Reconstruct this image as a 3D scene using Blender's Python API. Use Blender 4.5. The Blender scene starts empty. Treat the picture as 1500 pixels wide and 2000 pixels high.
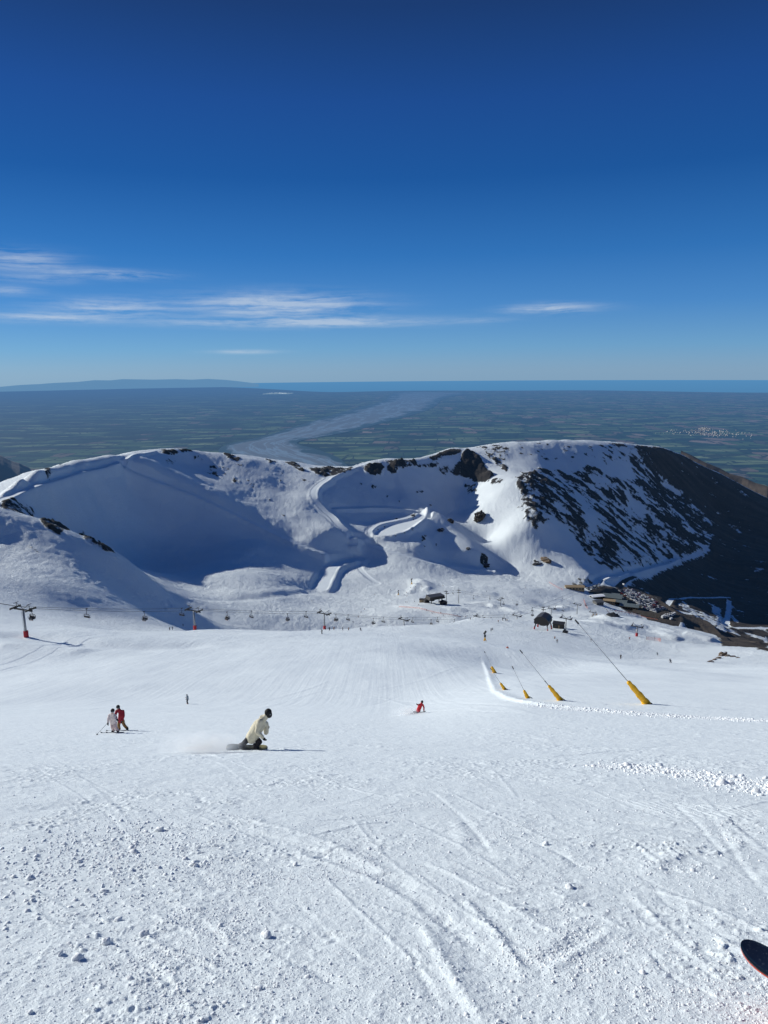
SKYSTR = 0.1
SKYRAMP = [(0.04,(.372,.614,1.0)),(0.072,(.264,.56,.98)),(0.126,(.174,.431,.817)),(0.19,(.123,.406,.757)),(0.282,(.074,.31,.64)),(0.363,(.096,.29,.635)),(0.453,(.095,.21,.43)),(0.8,(.15,.27,.5))]
SKYGRAD = [(0.04,(.223,.366,.546)),(0.072,(.158,.352,.60)),(0.126,(.076,.262,.60)),(0.19,(.033,.177,.50)),(0.282,(.0135,.1,.355)),(0.363,(.013,.075,.295)),(0.453,(.0118,.048,.178)),(0.8,(.013,.05,.18))]
CLOUDCOL = (5.6,6.5,7.6)
# streaky cirrus patches: centre px, py, half width, half height (photo pixels), density
CLOUDS = [(545,596,150,22,1.3),(590,630,220,9,1.2),(210,600,110,16,0.9),(90,620,150,9,0.8),(215,536,95,9,1.0),(40,508,85,20,0.8),(20,568,50,8,0.8),(1080,603,80,10,1.0),(480,687,60,4,0.7),(60,545,80,8,0.5),(930,625,60,6,0.3)]
import bpy, bmesh, math, random
import numpy as np
from mathutils import Vector, Matrix
random.seed(7); rng = np.random.default_rng(11)
SC = bpy.context.scene; COL = SC.collection
PI = math.pi

# ------------------------------------------------------------------ camera model (metres, eye at the origin, +Y forward)
F = 1387.0; PITCH = math.radians(11.75); ROLL = 0.0095
CP, SP = math.cos(PITCH), math.sin(PITCH)
def ray(px, py):
    """unit-depth direction through a pixel of the 1500x2000 photograph"""
    cx = (px-750.0)/F; cy = -(py-1000.0)/F
    c, s = math.cos(ROLL), math.sin(ROLL)
    x = cx*c + cy*s; y = cy*c - cx*s
    return np.array([x, CP + SP*y, -SP + CP*y])
def at_r(px, py, r):
    d = ray(px, py); t = r/math.hypot(d[0], d[1]); return d*t
def at_z(px, py, z):
    d = ray(px, py); return d*(z/d[2])
cam_d = bpy.data.cameras.new('camera'); cam = bpy.data.objects.new('camera', cam_d); COL.objects.link(cam)
cam.matrix_world = Matrix.Rotation(PI/2-PITCH, 4, 'X') @ Matrix.Rotation(-ROLL, 4, 'Z')
cam_d.sensor_fit = 'VERTICAL'; cam_d.sensor_height = 36.0; cam_d.lens = 36.0*F/2000.0
cam_d.clip_start = 0.1; cam_d.clip_end = 400000
SC.camera = cam

# ------------------------------------------------------------------ tagging helpers
def tag(o, label=None, cat=None, group=None, kind=None):
    if label: o['label'] = label
    if cat: o['category'] = cat
    if group: o['group'] = group
    if kind: o['kind'] = kind
    return o
def empty(name, loc=(0,0,0), rz=0.0):
    o = bpy.data.objects.new(name, None); COL.objects.link(o)
    o.location = loc; o.rotation_euler = (0, 0, rz); o.empty_display_size = 0.2
    return o
def mesh_obj(name, verts, faces, mat, parent=None, smooth=False):
    me = bpy.data.meshes.new(name); me.from_pydata([tuple(v) for v in verts], [], [tuple(f) for f in faces]); me.update()
    if mat: me.materials.append(mat)
    o = bpy.data.objects.new(name, me); COL.objects.link(o)
    if parent: o.parent = parent
    if smooth: me.polygons.foreach_set('use_smooth', [True]*len(me.polygons))
    return o
def grid_mesh(name, P, mat, smooth=True, closed=False):
    """P: (rows, cols, 3) array -> quad sheet"""
    R_, C_ = P.shape[:2]
    idx = np.arange(R_*C_).reshape(R_, C_)
    a = idx[:-1, :-1]; b = idx[:-1, 1:]; c = idx[1:, 1:]; d = idx[1:, :-1]
    q = np.stack([a, b, c, d], -1).reshape(-1, 4)
    if closed:
        q2 = np.stack([idx[:-1, -1], idx[:-1, 0], idx[1:, 0], idx[1:, -1]], -1); q = np.concatenate([q, q2])
    me = bpy.data.meshes.new(name)
    me.vertices.add(R_*C_); me.vertices.foreach_set('co', P.reshape(-1).astype(np.float32))
    me.loops.add(q.size); me.loops.foreach_set('vertex_index', q.reshape(-1).astype(np.int32))
    me.polygons.add(len(q)); me.polygons.foreach_set('loop_start', np.arange(0, q.size, 4, dtype=np.int32))
    try: me.polygons.foreach_set('loop_total', np.full(len(q), 4, dtype=np.int32))
    except Exception: pass
    me.update(calc_edges=True)
    if smooth: me.polygons.foreach_set('use_smooth', np.ones(len(q), dtype=bool))
    me.materials.append(mat)
    o = bpy.data.objects.new(name, me); COL.objects.link(o)
    return o
def add_attr(o, name, arr):
    a = o.data.attributes.new(name, 'FLOAT', 'POINT'); a.data.foreach_set('value', np.ascontiguousarray(arr.reshape(-1), dtype=np.float32))

# ------------------------------------------------------------------ numpy noise
_perm = np.random.default_rng(5).permutation(65536)
_gr = np.random.default_rng(6).uniform(0, 2*PI, 65536); _gx, _gy = np.cos(_gr), np.sin(_gr)
def _h(i, j): return _perm[(_perm[i & 65535] + j) & 65535]
def perlin(x, y):
    xi = np.floor(x).astype(np.int64); yi = np.floor(y).astype(np.int64)
    xf = x-xi; yf = y-yi
    u = xf*xf*xf*(xf*(xf*6-15)+10); v = yf*yf*yf*(yf*(yf*6-15)+10)
    def g(i, j, dx, dy):
        h = _h(i, j); return _gx[h]*dx + _gy[h]*dy
    n00 = g(xi, yi, xf, yf); n10 = g(xi+1, yi, xf-1, yf); n01 = g(xi, yi+1, xf, yf-1); n11 = g(xi+1, yi+1, xf-1, yf-1)
    return ((n00*(1-u)+n10*u)*(1-v) + (n01*(1-u)+n11*u)*v)*1.5
def fbm(x, y, lam, octs=4, gain=0.5, ox=0.0):
    s = 0; a = 1.0; f = 1.0/lam
    for k in range(octs):
        s = s + a*perlin(x*f+13.7*k+ox, y*f-7.3*k+ox); a *= gain; f *= 2.03
    return s
def sst(a, b, x):
    t = np.clip((x-a)/(b-a), 0, 1); return t*t*(3-2*t)

# ------------------------------------------------------------------ terrain: the broad shape
_ys = np.array([-4000, -60, 0, 41, 73, 110, 150, 223, 300, 420, 4000.])
_zs = np.array([1200, 29, -1.65, -22.7, -38.0, -55.7, -67.0, -89.5, -117., -170., -1500.])
_yy = np.linspace(-400, 700, 5501); _zz = np.interp(_yy, _ys, _zs)
def _smooth(z, n):
    k = np.ones(n)/n; return np.convolve(np.pad(z, n//2, mode='edge'), k, 'valid')[:len(z)]
_zz = _zz*1.0
_sm = _smooth(_smooth(_zz, 121), 121)
_w = sst(20, 50, _yy); _zz = _zz*(1-_w) + _sm*_w
def near_z(x, y):
    z = np.interp(y, _yy, _zz)
    a = np.degrees(np.arctan2(x, np.maximum(y, 1e-3)))
    return z + np.interp(y, [25, 45, 64, 85, 110, 130, 150, 200, 280, 400], [0, 0.5, 1.5, 2.3, 2.4, 0.6, -1.7, -8, -11, -11])*sst(0.0, 13.0, a)

CTRL = []
def C(px, py, r): CTRL.append(at_r(px, py, r))
def CZ(px, py, z): CTRL.append(at_z(px, py, z))
def CW(x, y, z): CTRL.append(np.array([x, y, z], float))
SKY = [(-220,1075,560),(-120,1025,640),(-50,992,715),(0,967,765),(30,948,818),(60,933,866),(100,915,925),(150,903,978),(200,893,1025),(250,884,1062),(300,878,1090),(350,876,1120),
 (400,883,1135),(440,886,1145),(500,893,1192),(560,901,1215),(620,909,1235),(690,911,1238),(720,903,1225),(760,897,1240),(800,898,1255),(840,889,1290),(880,874,1340),(915,877,1370),(960,868,1420),
 (1000,862,1430),(1080,858,1510),(1130,860,1580),(1180,863,1620),(1230,867,1660),(1293,876,1720),(1333,889,1760),(1367,907,1780),(1400,923,1800),(1450,948,1820),(1500,974,1840),(1600,1030,1850),(1750,1110,1850)]
_sk = np.array(SKY, float); _w3 = np.array([at_r(*q) for q in SKY]); _s = np.concatenate([[0], np.cumsum(np.hypot(*np.diff(_w3[:,:2], axis=0).T))])
_u = np.arange(0, _s[-1], 22.0)
for k, q in enumerate(np.stack([np.interp(_u, _s, _sk[:,i]) for i in range(3)], -1)):
    px, py, r = q; p = at_r(px, py, r); CTRL.append(p); u = p[:2]/r
    wl = float(np.clip((300-px)/80, 0, 1)); u = u*(1-wl)+np.array([-0.97, 0.24])*wl; u = u/np.linalg.norm(u)
    for dr, dz in ((40, 8), (150, 70), (420, 240), (1100, 620)):
        if dr > 40 and k % 4: continue
        q = p[:2]+u*dr; CW(q[0], q[1], p[2]-dz)
for a in np.radians(np.arange(-60, 61, 12)):
    CW(3600*math.sin(a), 3600*math.cos(a), -1300); CW(5500*math.sin(a), 5500*math.cos(a), -1900)
# lit spur behind the dark ridge on the right
# left plateau edge (the track) and the face below it
for c in [(0,975,715),(30,962,745),(60,950,775),(90,938,808),(120,928,842),(150,920,874),(180,914,905),(215,908,942),(236,898,965),(262,890,1010),(300,883,1065),
 (110,1000,800),(100,1050,768),(60,1000,735),(180,960,880),(180,1010,845),(180,1060,812),(250,950,943),(250,1000,906),(250,1050,876),(280,1090,848),
 (320,935,980),(420,980,960),(500,1020,938),(580,1062,912),(650,1092,880),(330,1000,928),(330,1050,895),(400,1050,890),(400,1100,800),(480,1070,850),(500,1112,752),(550,1130,735),(450,1150,655),(450,1125,705),(600,1150,745),(370,1150,640),(600,1110,820),
 (380,905,1095),(450,930,1070),(500,960,1032),(560,960,1052),(600,1000,982),(650,1040,930),(640,965,1062),(560,925,1125),(640,930,1140),(613,975,1030),(350,910,1060),(520,990,985),
 (500,1170,625),(600,1195,600),(500,1200,560),(400,1207,490),(300,1203,430),(150,1197,372),(50,1195,335),(-80,1195,300),
 # near left spur crest and its camera side
 (-150,950,540),(-60,970,540),(0,990,540),(50,1003,530),(100,1022,520),(165,1052,510),(230,1082,505),(290,1125,512),(350,1180,525),
 (0,1050,480),(0,1100,430),(0,1150,378),(80,1080,462),(80,1130,405),(150,1120,440),(150,1160,396),(230,1130,472),(230,1168,425),(-80,1100,425),
 # roll-over edge of the near piste
 (300,1238,300),(400,1238,318),(500,1237,345),(600,1236,370),(700,1234,400),(800,1233,420),(860,1227,430),(910,1219,436),(960,1213,440),(1010,1211,446),(1060,1222,415),(1090,1218,430),(1130,1216,470),
 (1200,1231,480),(1300,1257,450),(1400,1263,430),(1500,1269,420),(1620,1280,400),
 (377,1231,298),(42,1240,236),(200,1230,270),
 # basin floor
 (850,1195,640),(950,1199,640),(1030,1195,700),(1100,1182,800),(1000,1150,860),(900,1130,885),(1060,1150,910),(1150,1152,950),(1140,1172,890),(850,1172,745),(780,1170,735),(700,1150,780),(740,1120,850),(650,1120,850),
 (700,1185,660),(780,1200,610),(560,1180,630),(950,1172,760),
 (690,1050,940),(688,1090,905),(720,1065,942),
 # mounds on the right
 (1150,1200,700),(1230,1200,700),(1290,1213,730),(1350,1232,700),(1400,1247,670),(1480,1266,640),(1230,1222,650),(1330,1245,620),(1170,1215,600),
 # hill behind the pond and to its right
 (760,960,1170),(690,985,1072),(645,1005,1005),(760,930,1205),(820,985,1150),(850,1000,1150),(850,950,1235),(900,950,1262),(900,1000,1190),(950,1000,1140),(950,1050,1095),(985,1106,1010),(1040,1122,985),(870,1050,1050),(870,1090,965),(940,1115,955),
 (800,1075,930),(760,1072,932),(1000,1050,1055),
 (1000,900,1340),(960,940,1225),(1010,940,1190),(1040,1000,1100),(1080,1060,1065),(1120,1100,1030),(1160,1128,1005),
 (1100,890,1440),(1200,890,1560),(1100,940,1330),(1150,1000,1230),(1200,950,1440),(1150,1060,1140),(1200,1050,1210),(1200,1105,1110),(1250,900,1630),(1300,950,1640),(1250,1000,1430),(1300,1050,1400),(1300,1090,1340),
 (1350,1000,1600),(1400,1000,1680),(1400,1050,1560),(1500,1050,1650),(1400,1110,1420),(1500,1110,1450),(1425,1168,1270),(1300,1160,1150),(1500,1228,1120),(1500,1170,1320),(1420,1205,1150),(1350,1130,1290),(1600,1200,1100)]: C(*c)
for px, py, z in [(1180,1140,-308),(1210,1155,-309),(1260,1180,-310),(1310,1205,-311),(1200,1175,-307),(1240,1195,-308),(1290,1218,-312),(1380,1215,-328),(1340,1178,-345),(1420,1245,-334),(1480,1256,-338),
  (725,1046,-233),(790,1041,-233),(828,1017,-233),(790,1013,-233),(740,1026,-233),(760,1012,-231),(1560,1275,-350)]: CZ(px, py, z)
for a in np.radians(np.arange(-56, 60, 4.0)):
    for r in (70, 110, 150, 200):
        x, y = r*math.sin(a), r*math.cos(a); CW(x, y, float(near_z(x, y)))
for px, py, r in ((1000,1262,235),(1100,1275,262),(1212,1287,300),(1300,1293,310),(1400,1292,300),(1500,1293,300),(1620,1300,290),(1100,1255,330),(1300,1275,370),(1450,1282,360)): C(px, py, r)
# hidden ground right behind the roll-over
for px, r in ((500,430),(600,455),(700,490),(800,515),(900,530),(1000,540),(1130,555),(1300,540),(1450,520)):
    d = ray(px, 1236); k = r/math.hypot(d[0], d[1]); CW(d[0]*k, d[1]*k, -0.392*r-22 if px > 550 else -0.388*r-12)
for x, y, z in ((-300,-100,45),(300,-100,40),(0,-300,140),(-900,-100,20),(900,-100,-40),(0,-1500,500),(-1500,300,-500),(-900,600,-330),(-600,420,-150),(-700,250,-90),(700,300,-190),(1400,500,-450),(-600,0,0),(600,0,-40),(-1500,-1000,200),(1500,-1000,100)): CW(x, y, z)
CT = np.array(CTRL)
# drop near-duplicates
keep = []
for i, p in enumerate(CT):
    if all((CT[j,0]-p[0])**2+(CT[j,1]-p[1])**2 > 36 for j in keep): keep.append(i)
CT = CT[keep]; NC = len(CT); CC = 12.0
def _phi(x, y, p): return np.sqrt((x-p[0])**2+(y-p[1])**2+CC*CC)
A = np.zeros((NC+3, NC+3))
A[:NC,:NC] = np.sqrt((CT[:,None,0]-CT[None,:,0])**2+(CT[:,None,1]-CT[None,:,1])**2+CC*CC)
A[:NC,:NC] -= np.eye(NC)*0.4
A[:NC,NC] = 1; A[:NC,NC+1] = CT[:,0]/1000; A[:NC,NC+2] = CT[:,1]/1000; A[NC:,:NC] = A[:NC,NC:].T
W_ = np.linalg.solve(A, np.concatenate([CT[:,2], [0,0,0]]))
def rbf(x, y):
    x = np.asarray(x, float); y = np.asarray(y, float)
    s = W_[NC] + W_[NC+1]*x/1000 + W_[NC+2]*y/1000
    for k in range(NC): s = s + W_[k]*_phi(x, y, CT[k])
    return s
def base_z(x, y):
    x = np.asarray(x, float); y = np.asarray(y, float); r = np.hypot(x, y)
    w = sst(120, 190, r)
    return near_z(x, y)*(1-w) + rbf(x, y)*w
# ------------------------------------------------------------------ polar grid
RS = np.concatenate([np.geomspace(0.35, 1.2, 14)[:-1], np.geomspace(1.2, 70, 1300)[:-1], np.geomspace(70, 2300, 900)[:-1], np.geomspace(2300, 6500, 40)])
AZ = np.radians(np.concatenate([np.linspace(-180, -38, 60)[:-1], np.linspace(-38, -30.5, 50)[:-1], np.linspace(-30.5, 30.5, 760)[:-1], np.linspace(30.5, 38, 50)[:-1], np.linspace(38, 180, 60)]))
NR, NA = len(RS), len(AZ)
RR, AA = np.meshgrid(RS, AZ, indexing='ij')
GX = RR*np.sin(AA); GY = RR*np.cos(AA)
GZ = base_z(GX, GY)
LRS = np.log(RS)
def _lookup(G, x, y):
    r = np.clip(np.hypot(x, y), RS[0], RS[-1]*0.999); a = np.arctan2(x, y)
    fi = np.interp(np.log(r), LRS, np.arange(NR)); fj = np.interp(a, AZ, np.arange(NA))
    i = np.minimum(fi.astype(int), NR-2); j = np.minimum(fj.astype(int), NA-2); u = fi-i; v = fj-j
    return (G[i,j]*(1-v)+G[i,j+1]*v)*(1-u) + (G[i+1,j]*(1-v)+G[i+1,j+1]*v)*u
def H(x, y): return _lookup(GZ, np.asarray(x, float), np.asarray(y, float))
_T = np.geomspace(1.5, 6000, 6000)
def hit(px, py, tmin=0.0, G=None):
    """where a sight line from the eye meets the ground"""
    d = ray(px, py); T = _T[_T > tmin]
    X, Y, Z = d[0]*T, d[1]*T, d[2]*T
    g = _lookup(GZ if G is None else G, X, Y); b = np.nonzero(Z < g)[0]
    if len(b) == 0: return None
    k = b[0]
    if k > 0:
        e0 = Z[k-1]-g[k-1]; e1 = Z[k]-g[k]; f = e0/(e0-e1+1e-9); t = T[k-1]+(T[k]-T[k-1])*f
    else: t = T[0]
    return np.array([d[0]*t, d[1]*t, float(_lookup(GZ if G is None else G, d[0]*t, d[1]*t))])
GZ0 = GZ.copy()
def hits(pts, tmin=0.0):
    out = [hit(px, py, tmin) for px, py in pts]
    return np.array([p[:2] for p in out if p is not None])
def densify(P, step):
    out = [P[0]]
    for a, b in zip(P[:-1], P[1:]):
        n = max(1, int(np.hypot(*(b-a))/step))
        for k in range(1, n+1): out.append(a+(b-a)*k/n)
    return np.array(out)
def window(P, m):
    """index window of the grid around world points P with margin m"""
    x0, x1, y0, y1 = P[:,0].min()-m, P[:,0].max()+m, P[:,1].min()-m, P[:,1].max()+m
    r = np.hypot(P[:,0], P[:,1]); a = np.arctan2(P[:,0], P[:,1]); da = m/max(r.min(), m)
    i0 = max(0, np.searchsorted(RS, max(r.min()-m, 0.3))-1); i1 = min(NR, np.searchsorted(RS, r.max()+m)+1)
    j0 = max(0, np.searchsorted(AZ, a.min()-da)-1); j1 = min(NA, np.searchsorted(AZ, a.max()+da)+1)
    return slice(i0, i1), slice(j0, j1)
def seg_dist(P, w):
    """distance, arc position and side of grid window w to polyline P"""
    X = GX[w]; Y = GY[w]; D = np.full(X.shape, 1e9); T = np.zeros(X.shape); S = np.zeros(X.shape); L = 0.0
    for a, b in zip(P[:-1], P[1:]):
        ab = b-a; l2 = float(ab@ab)+1e-9; l = math.sqrt(l2)
        t = np.clip(((X-a[0])*ab[0]+(Y-a[1])*ab[1])/l2, 0, 1)
        dx = X-a[0]-t*ab[0]; dy = Y-a[1]-t*ab[1]; d = np.hypot(dx, dy); m = d < D
        D[m] = d[m]; T[m] = (L+t*l)[m]; S[m] = np.sign(ab[0]*dy-ab[1]*dx)[m]; L += l
    return D, T, S, L
def chaikin(P, n=2):
    for _ in range(n):
        q = [P[0]]
        for a, b in zip(P[:-1], P[1:]): q += [a*0.75+b*0.25, a*0.25+b*0.75]
        q.append(P[-1]); P = np.array(q)
    return P
def inpoly(X, Y, P):
    c = np.zeros(X.shape, bool); n = len(P)
    for i in range(n):
        x1, y1 = P[i]; x2, y2 = P[(i+1) % n]
        c ^= ((y1 > Y) != (y2 > Y)) & (X < (x2-x1)*(Y-y1)/(y2-y1+1e-12)+x1)
    return c
ROCK = np.zeros(GZ.shape); BROWN = np.zeros(GZ.shape); GROOM = np.zeros(GZ.shape); STREAK = np.zeros(GZ.shape)
# ------------------------------------------------------------------ terrain: features stamped onto the sheet
def hitc(px, py, rmax=2300, tmin=0):
    """ground point at a pixel; just below a skyline the sight line is lowered until it meets the near side"""
    for k in range(14):
        p = hit(px, py+1.5*k, tmin)
        if p is not None and math.hypot(p[0], p[1]) < rmax: return p
    return p
def line(pts, step=None, n=2, rmax=2300, tmin=0):
    P = np.array([(at_r(*q) if len(q) == 3 else hitc(q[0], q[1], rmax, tmin))[:2] for q in pts]); P = chaikin(P, n)
    return densify(P, step) if step else P
def road(pts, width, cut=9.0, groom=1.0, rock=None, lift=0.0, tmin=0, tilt=0.0, brown=None):
    """a bench cut along the slope: level across, smooth along"""
    P = line(pts, 12, tmin=tmin); w = window(P, width/2+cut+4)
    z = H(P[:,0], P[:,1]); k = 9 if len(z) > 12 else 3
    z = np.convolve(np.pad(z, k//2, mode='edge'), np.ones(k)/k, 'valid')[:len(P)]
    D, T, S, L = seg_dist(P, w)
    s = np.concatenate([[0], np.cumsum(np.hypot(*np.diff(P, axis=0).T))]); zt = np.interp(T, s, z)+lift+tilt*D*S
    f = 1-sst(width/2, width/2+cut, D); f = f*f*(3-2*f)
    GZ[w] = GZ[w]*(1-f)+zt*f
    g = 1-sst(width/2-1, width/2+1.5, D)
    GROOM[w] = np.maximum(GROOM[w], g*groom)
    if rock is not None: ROCK[w] = ROCK[w]*(1-g)+rock*g
    if brown is not None: BROWN[w] = BROWN[w]*(1-g)+brown*g
    return P
def ridge(pts, width, height, side=0.0, tmin=0, noise=0.0, taper=True, n=2):
    """raised (height>0) or sunk (height<0) line; side: extra one-sided step"""
    P = line(pts, width*1.0, n=n, tmin=tmin); w = window(P, width*4)
    D, T, S, L = seg_dist(P, w)
    e = sst(0, 0.12*L, T)*(1-sst(0.85*L, L, T)) if taper else 1.0
    h = height*np.exp(-(D/width)**2)*e
    if noise: h = h*(1+noise*fbm(GX[w], GY[w], width*1.2, 3))
    if side: h = h + side*(0.5+0.5*np.tanh(S*D/width))*np.exp(-(D/(width*3))**2)*e
    GZ[w] += h
    return P
def bump(px, py, rx, ry, h, ang=0.0, tmin=0, p=1.0, rock=None):
    c = hitc(px, py, tmin=tmin)[:2]; w = window(np.array([c]), max(rx, ry)*2.2)
    dx = GX[w]-c[0]; dy = GY[w]-c[1]; ca, sa = math.cos(ang), math.sin(ang)
    q = ((dx*ca+dy*sa)/rx)**2+((-dx*sa+dy*ca)/ry)**2
    g = np.exp(-q**p); GZ[w] += h*g
    if rock is not None: ROCK[w] = np.maximum(ROCK[w], rock*np.exp(-q))
    return c
def flat(pts, z=None, soft=8, groom=1.0, rock=None, brown=None, tmin=0, mixf=1.0):
    P = np.array([hitc(px, py, tmin=tmin)[:2] for px, py in pts]); w = window(P, soft*2+3)
    ins = inpoly(GX[w], GY[w], P); Q = np.concatenate([P, P[:1]]); D, T, S, L = seg_dist(Q, w); sd = np.where(ins, -D, D)
    f = (1-sst(0, soft, sd))*mixf
    if z is None: z = float(np.mean(H(P[:,0], P[:,1])))
    if z != 'keep': GZ[w] = GZ[w]*(1-f)+z*f
    g = 1-sst(-1, 1.5, sd); GROOM[w] = np.maximum(GROOM[w], g*groom)
    if rock is not None: ROCK[w] = ROCK[w]*(1-g)+rock*g
    if brown is not None: BROWN[w] = BROWN[w]*(1-g)+brown*g
    return P
def area(pts, soft, tmin=0):
    """soft 0..1 mask of a patch of ground"""
    P = np.array([hitc(px, py, tmin=tmin)[:2] for px, py in pts]); w = window(P, soft*1.5+3)
    ins = inpoly(GX[w], GY[w], P); Q = np.concatenate([P, P[:1]]); D, T, S, L = seg_dist(Q, w)
    return w, 1-sst(-soft*0.5, soft*0.5, np.where(ins, -D, D))

# broad undulation of the far bowl
far = sst(480, 620, RR)*(1-sst(2500, 4000, RR))
GZ += far*(fbm(GX, GY, 150, 3, 0.5, 3.0)*3.0)
GZ += sst(60, 160, RR)*(1-sst(1600, 2200, RR))*(fbm(GX, GY, 34, 3, 0.5, 9.0)*0.45)

# --- masks and relief of rock
def rockpatch(pts, soft, base, amp=0.35, lam=18, relief=3.0, stretch=None, seed=0.0, brown=0.0, oct=5):
    w, m = area(pts, soft)
    X, Y = GX[w], GY[w]
    if stretch is not None:
        d, s = stretch; U = X*d[0]+Y*d[1]; V = -X*d[1]+Y*d[0]; X, Y = U/s, V
    n = fbm(X, Y, lam, oct, 0.6, seed)
    if stretch is not None: n = n + 0.5*fbm(GX[w], GY[w], 55, 3, 0.6, seed+9)
    r = (base+amp*n)*m
    ROCK[w] = np.maximum(ROCK[w], r)
    BROWN[w] = np.maximum(BROWN[w], brown*m)
    GZ[w] += np.clip(r-0.40, 0, 0.6)*relief*(0.9+1.3*fbm(GX[w], GY[w], max(lam, 14), 3, 0.5, seed+5))
pa, pb = hitc(1130, 945), hitc(1290, 1085); sd_ = (pb-pa)[:2]; sd_ = sd_/np.linalg.norm(sd_)
# left ridge: scattered crest rocks
for pts, base in [
 ([(0,978),(25,972),(45,985),(70,990),(70,1005),(40,1003),(0,998)], 0.42),
 ([(78,1012),(100,1010),(125,1022),(140,1038),(118,1048),(100,1036),(80,1026)], 0.62),
 ([(148,1040),(170,1040),(185,1052),(200,1058),(232,1082),(215,1084),(182,1066),(160,1052)], 0.5),
 ([(52,1062),(62,1062),(78,1078),(74,1084),(56,1074)], 0.5),
 ([(100,903),(120,897),(125,905),(105,912)], 0.5),([(84,915),(100,914),(104,922),(88,926)], 0.45),([(65,940),(78,938),(80,948),(66,950)], 0.45),
 ([(72,952),(88,954),(96,968),(82,966)], 0.4),([(78,972),(92,974),(98,988),(84,984)], 0.36),
 ([(312,878),(340,878),(350,884),(335,890),(318,886)], 0.6),([(345,874),(372,873),(378,882),(356,884)], 0.62),
 ([(368,885),(388,889),(395,900),(380,902)], 0.42),([(405,898),(425,905),(430,935),(410,925)], 0.32),([(325,890),(345,900),(340,912),(322,905)], 0.3),
 ([(430,884),(450,884),(472,895),(466,902),(446,896)], 0.6),([(455,928),(470,940),(465,955),(452,945)], 0.3),([(485,935),(500,945),(495,960)], 0.3),
 ([(552,896),(575,897),(590,912),(600,925),(585,920),(565,908)], 0.55),([(515,896),(540,900),(545,908),(520,904)], 0.36),
 ([(600,915),(640,912),(690,914),(690,920),(668,930),(640,932),(618,928)], 0.6),
 ([(290,1020),(298,1022),(296,1030)], 0.42),([(322,1038),(330,1040),(327,1046)], 0.42),([(325,955),(334,958),(330,964)], 0.38),
 ([(520,973),(530,975),(528,980)], 0.42),([(538,1000),(560,1010),(556,1018)], 0.34),([(575,925),(600,935),(595,945)], 0.3)]:
    rockpatch(pts, 8, base+0.12, 0.32, 12, 4.0, seed=2.0)
for pts in ([(370,888),(440,892),(500,905),(500,960),(450,950),(400,925)],[(500,905),(620,930),(640,960),(560,950),(510,930)],[(60,955),(100,960),(120,1000),(80,995)],[(230,1080),(260,1096),(250,1104),(215,1090)]): rockpatch(pts, 20, 0.16, 0.40, 9, 3.0, seed=71.0)
# the saddle crags
rockpatch([(708,912),(722,904),(745,904),(752,915),(742,932),(725,930),(712,922)], 10, 0.8, 0.25, 16, 9, seed=11)
rockpatch([(748,900),(780,896),(812,902),(822,912),(800,918),(770,932),(752,915)], 12, 0.70, 0.40, 16, 8, seed=12)
rockpatch([(800,903),(840,905),(862,905),(850,915),(815,916)], 9, 0.68, 0.3, 16, 4, seed=13)
rockpatch([(835,893),(860,878),(880,873),(900,877),(905,885),(868,893),(845,902)], 12, 0.72, 0.2, 20, 2.0, seed=14, brown=0.35)
rockpatch([(845,905),(905,900),(900,930),(870,930),(850,918)], 14, 0.52, 0.35, 18, 3, seed=15, brown=0.2)
rockpatch([(900,890),(908,880),(922,880),(938,892),(950,915),(966,928),(955,938),(915,936),(898,925)], 10, 0.9, 0.12, 20, 8, seed=16)
rockpatch([(925,868),(985,866),(1000,880),(985,905),(960,895)], 14, 0.38, 0.45, 16, 2.5, seed=17, brown=0.3)
rockpatch([(943,885),(970,893),(995,912),(990,922),(965,905)], 9, 0.62, 0.3, 14, 6, seed=18)
rockpatch([(905,945),(930,945),(932,960),(915,966)], 7, 0.55, 0.3, 12, 6, seed=19)
rockpatch([(940,935),(985,935),(990,948),(960,948)], 8, 0.5, 0.3, 12, 4, seed=20)
for pts in ([(765,1010),(778,1012),(775,1018)],[(724,945),(736,948),(735,956),(726,955)],[(700,940),(710,945),(706,950)],[(750,965),(760,968),(756,975)],[(810,962),(830,962),(828,968),(812,968)],[(775,975),(785,977),(780,984)],[(836,985),(846,988),(842,994)],[(822,1050),(835,1045),(832,1060),(822,1065)],[(848,1062),(856,1064),(852,1072)],[(825,1068),(833,1074),(828,1078)],[(800,1010),(815,1008),(808,1016)],[(933,1092),(955,1102),(952,1112),(938,1106)],[(1040,1092),(1052,1095),(1058,1102),(1045,1103)]):
    rockpatch(pts, 5, 0.6, 0.25, 9, 4, seed=23)
# summit plateau of the right mountain: thin snow, scattered stones
rockpatch([(1000,864),(1080,861),(1200,866),(1240,880),(1245,905),(1200,915),(1100,905),(1010,900)], 30, 0.20, 0.42, 11, 1.0, stretch=(sd_, 1.6), seed=30)
rockpatch([(1180,864),(1240,866),(1290,876),(1280,886),(1235,878),(1200,872)], 10, 0.52, 0.35, 14, 1.5, seed=31, brown=0.7)
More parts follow.
